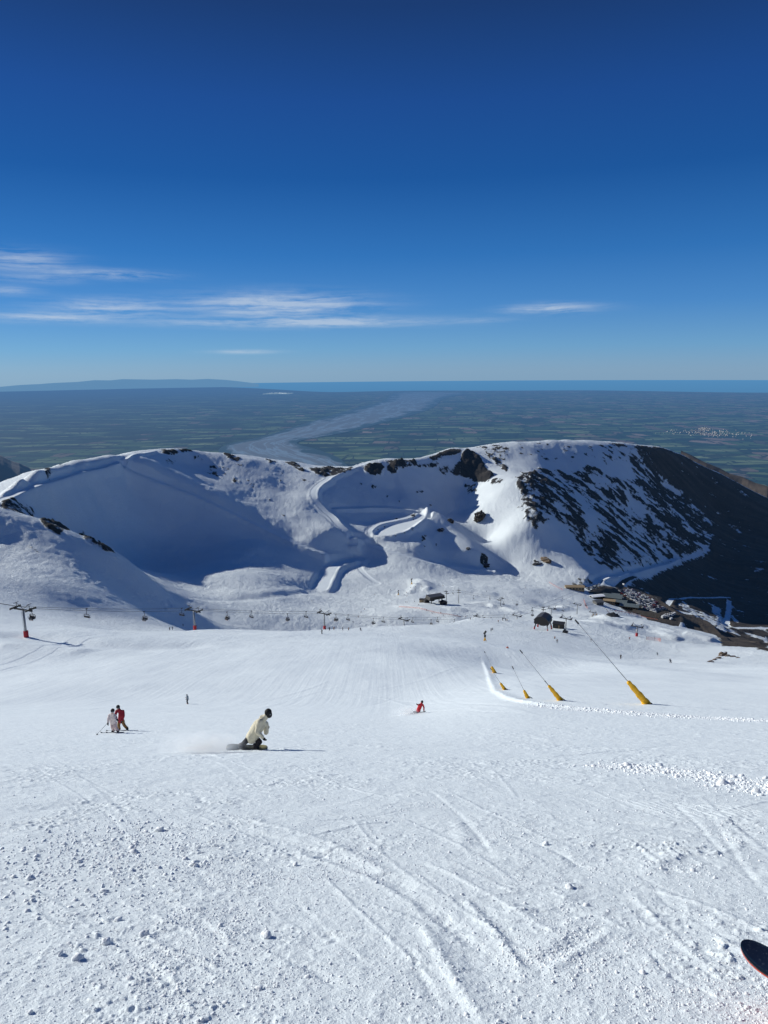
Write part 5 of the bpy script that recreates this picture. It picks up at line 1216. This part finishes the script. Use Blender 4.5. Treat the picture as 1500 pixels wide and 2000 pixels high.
def ski(p, a, L_, label, mat, width=0.09, lift=0.02, name='ski', front=0.55, tilt=0.0):
    p = Vector(p); u = ground_dir(p, a, 0.5); up0 = Vector((0,0,1)); sd = u.cross(up0).normalized(); up = sd.cross(u).normalized()
    if tilt: R = Matrix.Rotation(tilt, 3, u); sd = R @ sd; up = R @ up
    m = MB(); n = 64 if name != 'ski' else 30; V = []; Fc = []
    for k in range(n+1):
        s = k/n; x = (s-1+front)*L_; w = width*(0.5+0.0)*(1+0.25*(2*s-1)**2)
        e = min(s, 1-s)*L_; 
        if e < width*0.9: w *= math.sqrt(max(0.0, 1-(1-e/(width*0.9))**2))*0.97+0.03
        z = lift + (0.10 if name == 'ski' else 0.05)*max(0, (s-0.88)/0.12)**2 + (0.04*max(0, (0.12-s)/0.12)**2 if name != 'ski' else 0)
        for q, h in ((-1,0),(1,0),(1,0.018),(-1,0.018)): V.append(u*x+sd*w*q+up*(z+h))
    for k in range(n):
        for j in range(4): Fc.append((k*4+j, k*4+(j+1) % 4, (k+1)*4+(j+1) % 4, (k+1)*4+j))
    Fc += [(0,1,2,3),(n*4+3,n*4+2,n*4+1,n*4)]
    m.add(V, Fc); o = m.build(name, mat, None, True); o.location = p; tag(o, label, name)
    return o
def pole(a, b, label, grp=None):
    a, b = Vector(a), Vector(b); root = empty('ski_pole', a); d = b-a; tag(root, label, 'ski pole', grp)
    MB().tube(d*0.0, d, 0.011, 0.008, 6).build('shaft', DSTEEL, root); MB().capsule(-d.normalized()*0.05, d.normalized()*0.1, 0.018, 0.018, 8, 3).build('grip', BLACK, root); MB().tube(d*0.93, d*0.935, 0.045, 0.045, 10).build('basket', BLACK, root)
def fromphoto(foot, pts, yoff, cosf=None):
    """turn joint pixels into metres round the foot point"""
    P = G(*foot); D = float(np.dot(np.array(P), [0, CP, -SP])); k = D/F
    el = math.atan2(-P.z, P.y); J = {}
    for n_, (x, y) in pts.items(): 
        dy = yoff.get(n_, 0.0); J[n_] = ((x-foot[0])*k, dy, (foot[1]-y)*k/math.cos(el)+dy*math.tan(el)*-1.0)
    return P, J
def fit(J, loc):
    """keep the soles on the snow under them"""
    for s in 'lr':
        for n_ in ('an','to'):
            q = Vector(J[n_+s]); z = float(H(loc.x+q.x, loc.y+q.y))-loc.z+(0.13 if n_ == 'an' else 0.09); J[n_+s] = (q.x, q.y, z)
    return J

# snowboarder in the cream jacket
pts = dict(pel=(494,1440),chest=(508,1420),neck=(519.5,1406),head=(528,1398),shl=(512,1413),shr=(519,1417),ell=(507,1431),elr=(519,1432),wrl=(516.5,1441.5),wrr=(521.5,1428),
 hipl=(490,1442),hipr=(499,1443),knl=(479,1452),knr=(509,1450),anl=(470,1461),anr=(498,1461),tol=(474,1462),tor=(503,1462))
yo = dict(shl=-0.18,shr=0.2,ell=-0.30,elr=0.26,wrl=-0.30,wrr=0.3,hipl=-0.05,hipr=0.08,knl=-0.12,knr=-0.10,tol=-0.05,tor=-0.05,head=0.0)
loc, J = fromphoto((483,1464), pts, yo); J = fit(J, loc)
J['wrr'] = (J['wrr'][0]-0.02, 0.30, J['wrr'][2]); 
CREAM = (0.62,0.56,0.42)
person(loc, J, (CREAM,(0.012,0.010,0.016),(0.01,0.01,0.012)), 'snowboarder in a cream jacket and black trousers leaning into a turn', vox=0.014, face=(0.93,-0.25,-0.35), hood=True, mask=True, bulk=1.17, hs=1.06)
def board_mat():
    m, nt, nd, lk = new_mat('olive_snowboard'); tc = N(nt, 'ShaderNodeTexCoord'); s = N(nt, 'ShaderNodeSeparateXYZ'); lk.new(tc.outputs['Object'], s.inputs[0])
    f = MathN(nt, 'MULTIPLY', MathN(nt, 'SUBTRACT', s.outputs[0], 0.42), 6.0, clamp=True); c = MixC(nt, f, (0.05,0.055,0.05), (0.36,0.33,0.17)); p = N(nt, 'ShaderNodeBsdfPrincipled'); lk.new(c, p.inputs['Base Color']); p.inputs['Roughness'].default_value = 0.4
    o = N(nt, 'ShaderNodeOutputMaterial'); lk.new(p.outputs[0], o.inputs['Surface']); return m
sb = ski(loc+Vector((0.0,-0.02,0.03)), 0.0, 1.56, 'grey green snowboard with a yellowish nose under the cream jacketed rider', board_mat(), 0.29, 0.05, 'snowboard', 0.5, tilt=math.radians(28))

# skier in red behind, companion in pale pink in front
pts = dict(pel=(238,1407),chest=(240,1397),neck=(236.5,1389),head=(234.5,1384),shl=(232,1391),shr=(243,1391),ell=(231,1399),elr=(245,1401),wrl=(235,1405),wrr=(243,1408),
 hipl=(235,1409),hipr=(241,1409),knl=(234,1418),knr=(245,1417),anl=(233.5,1425.5),anr=(249,1425.5),tol=(231,1427),tor=(250,1427))
yo = dict(shl=-0.05,shr=0.05,ell=-0.28,elr=-0.1,wrl=-0.40,wrr=-0.22,hipl=0,hipr=0,knl=-0.12,knr=-0.1,tol=-0.14,tor=-0.14)
loc, J = fromphoto((240,1427), pts, yo); J = fit(J, loc); loc2 = loc
person(loc, J, ((0.30,0.015,0.03),(0.24,0.125,0.045),(0.012,0.012,0.014)), 'skier in a dark red jacket and tan trousers standing behind the pale pink skier', vox=0.016, face=(-0.2,-1,-0.1))
BLK = BLACK
ski(loc+Vector((-0.25,-0.05,0.0)), PI-0.05, 1.6, 'dark ski on the snow, left one under the red jacketed skier', BLK, 0.09); ski(loc+Vector((0.32,-0.08,0.0)), PI+0.12, 1.6, 'dark ski on the snow, right one under the red jacketed skier', BLK, 0.09)
pts = dict(pel=(223,1411),chest=(224,1402),neck=(225,1396),head=(227.5,1391.5),shl=(220,1399),shr=(229,1399),ell=(218,1406),elr=(231,1405),wrl=(217.5,1412),wrr=(234,1406.5),
 hipl=(221,1413),hipr=(226,1413),knl=(222,1421),knr=(228,1421),anl=(222,1429.5),anr=(231,1429.5),tol=(221,1431),tor=(232,1431))
yo = dict(chest=-0.12,neck=-0.22,head=-0.28,shl=-0.2,shr=-0.2,ell=-0.3,elr=-0.3,wrl=-0.35,wrr=-0.35,knl=-0.15,knr=-0.15,tol=-0.14,tor=-0.14)
loc, J = fromphoto((226,1431), pts, yo); J = fit(J, loc)
person(loc, J, ((0.66,0.56,0.54),(0.66,0.50,0.48),(0.012,0.012,0.014)), 'skier in pale pink clothes bending forward in front of the red jacket', vox=0.016, face=(0.1,-0.9,-0.4), hs=0.97)
ski(loc+Vector((-0.12,-0.05,0.0)), PI+0.15, 1.45, 'dark ski on the snow, left one under the pale pink skier', BLK, 0.085); ski(loc+Vector((0.18,-0.1,0.0)), PI-0.1, 1.45, 'dark ski on the snow, right one under the pale pink skier', BLK, 0.085)
w = loc+Vector(J['wrl']); e = G(188,1436); pole(w, e, 'ski pole reaching down left from the pale pink skier\'s hand')
w2 = loc2+Vector((-0.75,-0.3,1.12)); pole(loc+Vector(J['wrl'])+Vector((0.12,0.25,0.42)), loc+Vector((-0.55,0.45,0.95)), 'short dark ski pole pointing back past the pale pink skier\'s shoulder')

# red skier carving far down the piste
pts = dict(pel=(817,1387),chest=(820.5,1380),neck=(823,1375),head=(824.5,1372),shl=(820,1377),shr=(826,1377.5),ell=(816.5,1378),elr=(828,1382.5),wrl=(815,1377),wrr=(828,1388),
 hipl=(816,1388),hipr=(819,1388.5),knl=(812,1391),knr=(816,1391.5),anl=(808.5,1393),anr=(814,1393.5),tol=(810,1394),tor=(816,1394.5))
yo = dict(shl=-0.1,shr=0.1,ell=-0.25,wrl=-0.35,elr=0.05,wrr=0.0)
loc, J = fromphoto((813,1394), pts, yo); J = fit(J, loc)
person(loc, J, ((0.55,0.02,0.03),(0.10,0.10,0.12),(0.02,0.015,0.02)), 'skier in a bright red jacket carving a turn far down the piste', vox=0.02, face=(0.3,0.9,-0.2), mask=True)
for k, l in ((-1,'inner'),(1,'outer')): ski(loc+Vector((0.1,k*0.16,0)), 0.2, 1.65, l+' ski under the bright red skier in the turn', BLK, 0.09)

# ---- small far figures
def small_person(cols, lean=0.0, spread=0.14, crouch=0.0):
    t = empty('person'); k = 1-crouch
    hz = 0.88*k; cx = lean*0.3
    g = dict(pel=(cx,0,hz),chest=(cx+lean*0.3,0.02,hz+0.42),neck=(cx+lean*0.42,0.03,hz+0.6),head=(cx+lean*0.5,0.06,hz+0.73))
    b = MB(); b.capsule(g['pel'],g['chest'],0.13,0.15,8,3); b.capsule(g['chest'],g['neck'],0.12,0.06,8,2); b.ball(g['head'],0.11,n=8,m=6)
    j = MB(); j.capsule(g['pel'],g['chest'],0.19,0.21,8,3)
    p = MB()
    for s in (-1,1):
        sh = Vector(g['chest'])+Vector((s*0.2,0,0.1)); el = sh+Vector((s*0.14,0.08,-0.27)); wr = el+Vector((s*0.02,0.22,-0.12))
        j.capsule(sh,el,0.085,0.07,8,2); j.capsule(el,wr,0.07,0.05,8,2); b.capsule(sh,wr,0.04,0.03,6,2); b.ball(wr,0.05,n=6,m=4)
        hp = Vector(g['pel'])+Vector((s*0.09,0,0)); kn = Vector((cx*0.6+s*spread,0.1*(1+3*crouch),hz*0.52)); an = Vector((s*spread,0,0.08))
        p.capsule(hp,kn,0.12,0.1,8,2); p.capsule(kn,an,0.1,0.09,8,2); b.capsule(kn,an,0.05,0.05,6,2); b.capsule(an,an+Vector((0,0.18,-0.02)),0.06,0.05,6,2)
    b.build('body', SKIN, t, True); j.build('jacket', suit(cols[0]), t, True); p.build('trousers', suit(cols[1]), t, True); MB().ball(Vector(g['head'])+Vector((0,0,0.03)),0.135,n=8,m=6).build('helmet', suit(cols[2]), t, True)
    return t
SM = [small_person((DK[0],DK[1],DK[0])), small_person((DK[3],DK[0],DK[1]),0.4,0.2,0.2), small_person(((0.25,0.03,0.03),DK[0],DK[0]),-0.3,0.2,0.15), small_person(((0.25,0.3,0.34),(0.03,0.03,0.04),(0.15,0.17,0.2)),0.0,0.16,0.05), small_person(((0.3,0.12,0.03),DK[0],DK[0]),0.2,0.18,0.25), small_person(((0.03,0.08,0.12),DK[5],DK[1]),-0.4,0.2,0.2)]
smu = [False]*len(SM)
def put_person(px, py, kind, label, group=None, rz=None, sc=1.0, skis=True):
    p = G(px, py); i = kind % len(SM); o = copy_tree(SM[i]) if smu[i] else SM[i]; smu[i] = True
    o.location = p; o.rotation_euler = (0, 0, rr_.uniform(0, 2*PI) if rz is None else rz); o.scale = (sc,)*3
    for k in ('label','category','group'):
        if k in o: del o[k]
    tag(o, label, 'person', group); return o
put_person(367,1375,3,'skier in a pale grey jacket and black trousers alone on the open piste',rz=1.9)
put_person(331.5,1231,0,'left one of two dark figures standing left of the second lift tower',rz=0.4); put_person(337,1230,0,'right one of two dark figures standing left of the second lift tower',rz=1.4)
put_person(358,1223,1,'leaning skier just left of the second lift tower',rz=2.2)
put_person(629,1238,0,'dark figure standing just below the third lift tower'); put_person(643.5,1231.5,0,'dark figure at the lip just right of the third lift tower'); put_person(652,1230,4,'smaller figure at the lip, second right of the third tower')
put_person(705,1232,1,'skier leaning at the lip between the third and fourth towers')
put_person(959,1233,0,'left one of two dark figures right of the upright snow gun'); put_person(962.5,1231,5,'right one of two dark figures right of the upright snow gun')
put_person(1083,1248,4,'upper one of two people below the knoll hut, in orange'); put_person(1088,1255,0,'lower one of two people below the knoll hut, arms out')
put_person(1154,1253,0,'dark figure at the tip of the knoll station shadow'); put_person(1212,1287,0,'dark skier on the bright slope right of the long lance'); put_person(1284,1280,5,'skier leaning left on the bright slope under the short red net')
put_person(1310,1295,1,'skier at the edge of the bright band on the right'); put_person(1229,1249,2,'small red jacketed figure left of the short red net'); put_person(1439,1263,0,'small dark figure on the far right skyline of the piste')
for k, (px, py) in enumerate([(670,1231),(681,1231),(690,1216),(700,1206),(705,1197),(712,1191),(609,1175),(732,1162),(763,1153),(865,1145),(950,1156),(976,1135),(1022,1159),(1026,1149),(1054,1158),(1098,1170),(1109,1175),(794,1158),(791,1163),(795,1165),(802,1149),(812,1147),(824,1146),(811,1152),(792,1177),(795,1177),(810,1176),(818,1182),(833,1193),(861,1198),(893,1203),(910,1206),(919,1210),(866,1203),(844,1199),(973,1215),(987,1212),(990,1213),(982,1212)]):
    put_person(px, py, k*3+1, 'tiny figure of a skier scattered over the far basin snow', 'skiers scattered over the far basin')
for k in range(46):
    f = rr_.random(); px = 1172+f*120+rr_.uniform(-8,8); py = 1190+f*16+rr_.uniform(-3,6)
    put_person(px, py, rr_.randrange(6), 'tiny person in the crowd on the snow below the lodges', 'crowd below the lodges')

# ------------------------------------------------------------------ snowboard nose at the lower right corner
def nose():
    p = Vector(tuple(ray(1504,1898)*3.35)); root = empty('snowboard', p); tag(root, 'black snowboard nose with red underside entering at the lower right corner', 'snowboard')
    a = Vector(tuple(ray(1455,1858)*3.62)); b = Vector(tuple(ray(1600,1938)*3.25)); u = (b-a).normalized(); n_ = Vector((0.05,0.25,1)).normalized(); sd = u.cross(n_).normalized(); n_ = sd.cross(u).normalized()
    W_b = 0.108; rows = 40; Lb = 1.3
    for nm, off, th, mat in (('base', -0.007, 0.0, 'red'), ('deck', 0.0, 0.007, 'deck')):
        V = []; Fc = []; cols_ = 9
        for k in range(rows+1):
            s = (k/rows)**1.6*Lb; e = min(s/0.19, 1.0); w_ = W_b*math.sqrt(max(0, 1-(1-e)**2.2)); cv = 0.05*max(0, 1-s/0.28)**2
            for lay in (0, 1):
                for j in range(cols_):
                    q = -1+2*j/(cols_-1); V.append(a+u*s+sd*w_*q+n_*(cv+off+(th if nm == 'deck' else 0.007)*lay)-p)
        st_ = cols_*2
        for k in range(rows):
            for j in range(cols_-1):
                for lay in (0, 1): o = k*st_+lay*cols_+j; Fc.append((o, o+1, o+1+st_, o+st_))
            for j in (0, cols_-1): Fc.append((k*st_+j, k*st_+cols_+j, (k+1)*st_+cols_+j, (k+1)*st_+j))
        m, nt, nd, lk = new_mat('board_'+nm); tc = N(nt, 'ShaderNodeTexCoord'); pr = N(nt, 'ShaderNodeBsdfPrincipled')
        if nm == 'deck':
            sx = N(nt, 'ShaderNodeSeparateXYZ'); lk.new(tc.outputs['Object'], sx.inputs[0])
            n1 = Noise(nt, tc.outputs['Object'], 70, 6, 0.8); f = MathN(nt, 'MULTIPLY', MathN(nt, 'SUBTRACT', n1, 0.6), 14, clamp=True); f = MathN(nt, 'MULTIPLY', f, MathN(nt, 'MULTIPLY', MathN(nt, 'ADD', sx.outputs[0], 0.05), 14, clamp=True))
            lk.new(MixC(nt, f, (0.006,0.006,0.012), (0.5,0.55,0.6)), pr.inputs['Base Color']); pr.inputs['Roughness'].default_value = 0.35
        else:
            lk.new(MixC(nt, Noise(nt, tc.outputs['Object'], 8, 3), (0.85,0.10,0.06), (0.95,0.16,0.10)), pr.inputs['Base Color']); pr.inputs['Roughness'].default_value = 0.4
        oo = N(nt, 'ShaderNodeOutputMaterial'); lk.new(pr.outputs[0], oo.inputs['Surface'])
        mesh_obj(nm, V, Fc, m, root, True)
nose()

# ------------------------------------------------------------------ loose snow
def ico(sub):
    bm = bmesh.new(); bmesh.ops.create_icosphere(bm, subdivisions=sub, radius=1.0); V = np.array([v.co for v in bm.verts]); Fc = np.array([[v.index for v in f.verts] for f in bm.faces]); bm.free(); return V, Fc
def lump_mat():
    m, nt, nd, lk = new_mat('loose_snow'); g = N(nt, 'ShaderNodeNewGeometry'); n = Noise(nt, g.outputs['Position'], 60, 5, 0.7)
    p = N(nt, 'ShaderNodeBsdfPrincipled'); lk.new(MixC(nt, n, (0.84,0.87,0.90), (0.93,0.94,0.95)), p.inputs['Base Color']); p.inputs['Roughness'].default_value = 0.6; p.inputs['Specular IOR Level'].default_value = 0.25
    b = N(nt, 'ShaderNodeBump'); b.inputs['Strength'].default_value = 0.9; b.inputs['Distance'].default_value = 0.01; lk.new(n, b.inputs['Height']); lk.new(b.outputs[0], p.inputs['Normal'])
    o = N(nt, 'ShaderNodeOutputMaterial'); lk.new(p.outputs[0], o.inputs['Surface']); return m
LM = lump_mat()
def lumps(name, n, region, rad, seed, label=None):
    q = np.random.default_rng(seed); IV, IF = ico(2); C_ = []
    tries = 0
    while len(C_) < n and tries < n*12:
        tries += 1
        x, y, dens = region(q)
        if q.random() < dens: C_.append((x, y))
    C_ = np.array(C_); n = len(C_); z = H(C_[:,0], C_[:,1]); d = np.hypot(C_[:,0], C_[:,1])
    r = rad(q, n, d); V = np.zeros((n, len(IV), 3)); 
    sc = q.uniform(0.7, 1.25, (n, 1, 3)); sc[:,:,2] *= 0.75; ph = q.uniform(0, 100, (n, 1))
    dist = 1+0.42*fbm(IV[None,:,0]*1.3+ph, IV[None,:,1]*1.3+IV[None,:,2]*1.7+ph*1.7, 1.3, 3, 0.6)
    V = IV[None]*dist[...,None]*sc*r[:,None,None]; V[...,0] += C_[:,0,None]; V[...,1] += C_[:,1,None]; V[...,2] += (z+r*0.12)[:,None]
    Fc = (IF[None]+(np.arange(n)*len(IV))[:,None,None]).reshape(-1,3)
    me = bpy.data.meshes.new(name); me.vertices.add(n*len(IV)); me.vertices.foreach_set('co', V.reshape(-1).astype(np.float32)); me.loops.add(Fc.size); me.loops.foreach_set('vertex_index', Fc.reshape(-1).astype(np.int32))
    me.polygons.add(len(Fc)); me.polygons.foreach_set('loop_start', np.arange(0, Fc.size, 3, dtype=np.int32)); me.update(calc_edges=True); me.polygons.foreach_set('use_smooth', np.ones(len(Fc), bool)); me.materials.append(LM)
    o = bpy.data.objects.new(name, me); COL.objects.link(o); return o
def dens_near(x, y):
    a = fbm(np.array([x]), np.array([y]), 1.4, 4, 0.65, 4.4)[0]; b = fbm(np.array([x]), np.array([y]), 0.45, 3, 0.6, 14.4)[0]
    return float(np.clip(0.14+1.0*max(0, a+0.05)**1.5+0.5*b*max(a, 0.1), 0.02, 1))
def reg_near(q):
    a = math.radians(q.uniform(-33, 33)); r = math.exp(q.triangular(math.log(2.0), math.log(2.6), math.log(26))); x, y = r*math.sin(a), r*math.cos(a); return x, y, dens_near(x, y)
tag(lumps('snow_crumbs', 24000, reg_near, lambda q, n, d: np.minimum(0.0056*np.exp(q.normal(0, 0.45, n))*(0.5+0.05*np.minimum(d, 9)), 0.022), 1), 'crumbs of loose snow strewn over the near piste', 'loose snow', kind='stuff')
def reg_line(pts, spread):
    P = line(pts, 0.3, 2)
    def f(q):
        k = q.integers(0, len(P)-1); p = P[k]+(P[k+1]-P[k])*q.random(); return p[0]+q.normal(0, spread), p[1]+q.normal(0, spread*1.6), 1.0
    return f
tag(lumps('snow_crumbs', 2400, reg_line([(1205,1497),(1290,1505),(1380,1517),(1500,1545)], 0.42), lambda q, n, d: 0.0125*np.exp(q.normal(0, 0.6, n)), 2), 'band of broken snow lumps crossing the right side of the piste', 'loose snow', kind='stuff')
tag(lumps('snow_crumbs', 4200, reg_line([(1040,1378),(1150,1386),(1300,1398),(1400,1403),(1510,1409)], 0.6), lambda q, n, d: 0.021*np.exp(q.normal(0, 0.55, n)), 3), 'line of lumps along the snow berm below the lances', 'loose snow', kind='stuff')
tag(lumps('snow_crumbs', 1800, reg_line([(130,1655),(200,1640),(290,1635),(250,1690),(170,1720),(110,1720)], 0.5), lambda q, n, d: 0.0085*np.exp(q.normal(0, 0.5, n)), 4), 'patch of churned snow lumps on the left foreground', 'loose snow', kind='stuff')
for k, (px, py, r, l) in enumerate([(312,1623,0.075,'largest round snow lump at the edge of the churned patch'),(376,1690,0.055,'wedge shaped snow lump alone in the left middle foreground'),(577,1690,0.035,'small round snow lump left of the long curved tracks'),(520,1830,0.05,'upright snow lump in the lower middle of the foreground'),(282,1827,0.045,'snow lump low in the left foreground'),(207,1842,0.045,'snow lump left of another in the low left foreground'),(1112,1735,0.045,'round snow lump casting a dark shadow right of the tracks'),(1066,1650,0.05,'flat snow lump alone in the right middle foreground'),(1306,1510,0.07,'big block in the band of broken snow'),(1214,1499,0.055,'block at the left end of the band of broken snow'),(60,1718,0.05,'snow lump near the left edge below the churned patch'),(152,1875,0.05,'snow lump low near the left edge')]):
    r *= 0.62; o = boulder('snow_lump', G(px, py, r*0.35), r*1.2, r, r*0.9, 120+k*7.7, LM, k*0.9, 3); tag(o, l, 'snow lump'); o.data.polygons.foreach_set('use_smooth', [True]*len(o.data.polygons))

# ------------------------------------------------------------------ snow spray
def spray(name, foot, L_, Hh, Dd, dens, label, ang=0.0, dx=0.0):
    p = G(*foot); V, Fc = ico(4); V = V.copy()
    V = np.stack([V[:,0]*L_/2, V[:,1]*Dd/2, V[:,2]*Hh/2], -1)
    o = mesh_obj(name, V, Fc, None, None, True); o.location = p+Vector((dx, 0, Hh*0.22)); o.rotation_euler = (0, ang, 0)
    m, nt, nd, lk = new_mat('airborne_snow'); tc = N(nt, 'ShaderNodeTexCoord'); mp = Vscale(nt, tc.outputs['Object'], (2/L_, 2/Dd, 2/Hh))
    ln = N(nt, 'ShaderNodeVectorMath', operation='LENGTH'); lk.new(mp, ln.inputs[0]); s = N(nt, 'ShaderNodeSeparateXYZ'); lk.new(mp, s.inputs[0])
    fall = MathN(nt, 'POWER', MathN(nt, 'SUBTRACT', 1.0, ln.outputs['Value'], clamp=True), 1.3)
    fr = MathN(nt, 'POWER', MathN(nt, 'MULTIPLY_ADD', s.outputs[0], 0.5, 0.5, clamp=True), 1.6)
    n = Noise(nt, Vscale(nt, tc.outputs['Object'], (1.5,1.5,3)), 1.6, 4, 0.6); n = MathN(nt, 'MULTIPLY', MathN(nt, 'SUBTRACT', n, 0.3), 2.4, clamp=True)
    de = MathN(nt, 'MULTIPLY', MathN(nt, 'MULTIPLY', MathN(nt, 'MULTIPLY', fall, fr), n), dens)
    vs = N(nt, 'ShaderNodeVolumeScatter'); vs.inputs['Color'].default_value = (0.88,0.94,1.0,1); vs.inputs['Anisotropy'].default_value = 0.2; lk.new(de, vs.inputs['Density'])
    oo = N(nt, 'ShaderNodeOutputMaterial'); lk.new(vs.outputs[0], oo.inputs['Volume']); o.data.materials.append(m); tag(o, label, 'snow spray'); return o
spray('snow_spray', (372,1470), 4.2, 1.2, 1.5, 14.0, 'plume of powder thrown up behind the cream jacketed snowboarder', 0.0)
spray('snow_spray', (786,1397), 3.4, 1.4, 2.0, 9.0, 'small plume of powder trailing the bright red skier', 0.0)

# ------------------------------------------------------------------ town and smoke on the plain
q = np.random.default_rng(9); m = MB()
for k in range(300):
    if k < 230: px = q.normal(1385, 40); py = q.normal(846+ (px-1385)*0.05, 3.4)
    else: px = q.normal(1375, 8)+0; py = 838+q.normal(0, 1.5)
    p = plain_hit(px, py); s = q.uniform(12, 34); m.box((p[0]-9000, p[1]-17000, plain_z(math.hypot(p[0], p[1]))+6), (s, s*q.uniform(0.5,1.2), 12), q.uniform(0, 3))
o = m.build('town', simple('pale_house_walls', (0.42,0.42,0.42), 0.7, 0, 0.3, 0.002)); o.location = (9000, 17000, 0); tag(o, 'distant small town of pale roofs on the right of the plain', 'town', kind='stuff')
def smoke(name, pts, w_, h_, label):
    P = [Vector(tuple(plain_hit(*p))) for p in pts]; base = P[0]; n = 40; G_ = np.zeros((n, 12, 3))
    for i in range(n):
        s = i/(n-1)*(len(P)-1); k = min(int(s), len(P)-2); c = P[k].lerp(P[k+1], s-k)-base; e = math.sin(PI*(i+0.5)/n)**0.5
        for j in range(12):
            t = 2*PI*j/12; rj = 1+0.3*math.sin(i*1.3+j*2.1); G_[i,j] = (c.x, c.y+math.cos(t)*w_*e*rj, max(plain_z(math.hypot(base.x+c.x, base.y+c.y))-base.z+5, c.z+150+math.sin(t)*h_*e*rj))
    o = grid_mesh(name, G_, SMK, closed=True); o.location = base; tag(o, label, 'smoke')
SMK = hill_mat('pale_smoke', (0.6,0.65,0.7), (0.75,0.78,0.8), 60000, 0.001, (0.25,0.4,0.55))
smoke('smoke', [(513,774),(525,773),(545,772.5),(562,773),(573,772)], 220, 45, 'thin white streak of smoke lying over the far plain left of the river')
# things built once as patterns but never placed
for grp_, used in ((SM, smu), (riders, rused)):
    for o_, u_ in zip(grp_, used):
        if not u_:
            for c_ in list(o_.children): bpy.data.objects.remove(c_)
            bpy.data.objects.remove(o_)
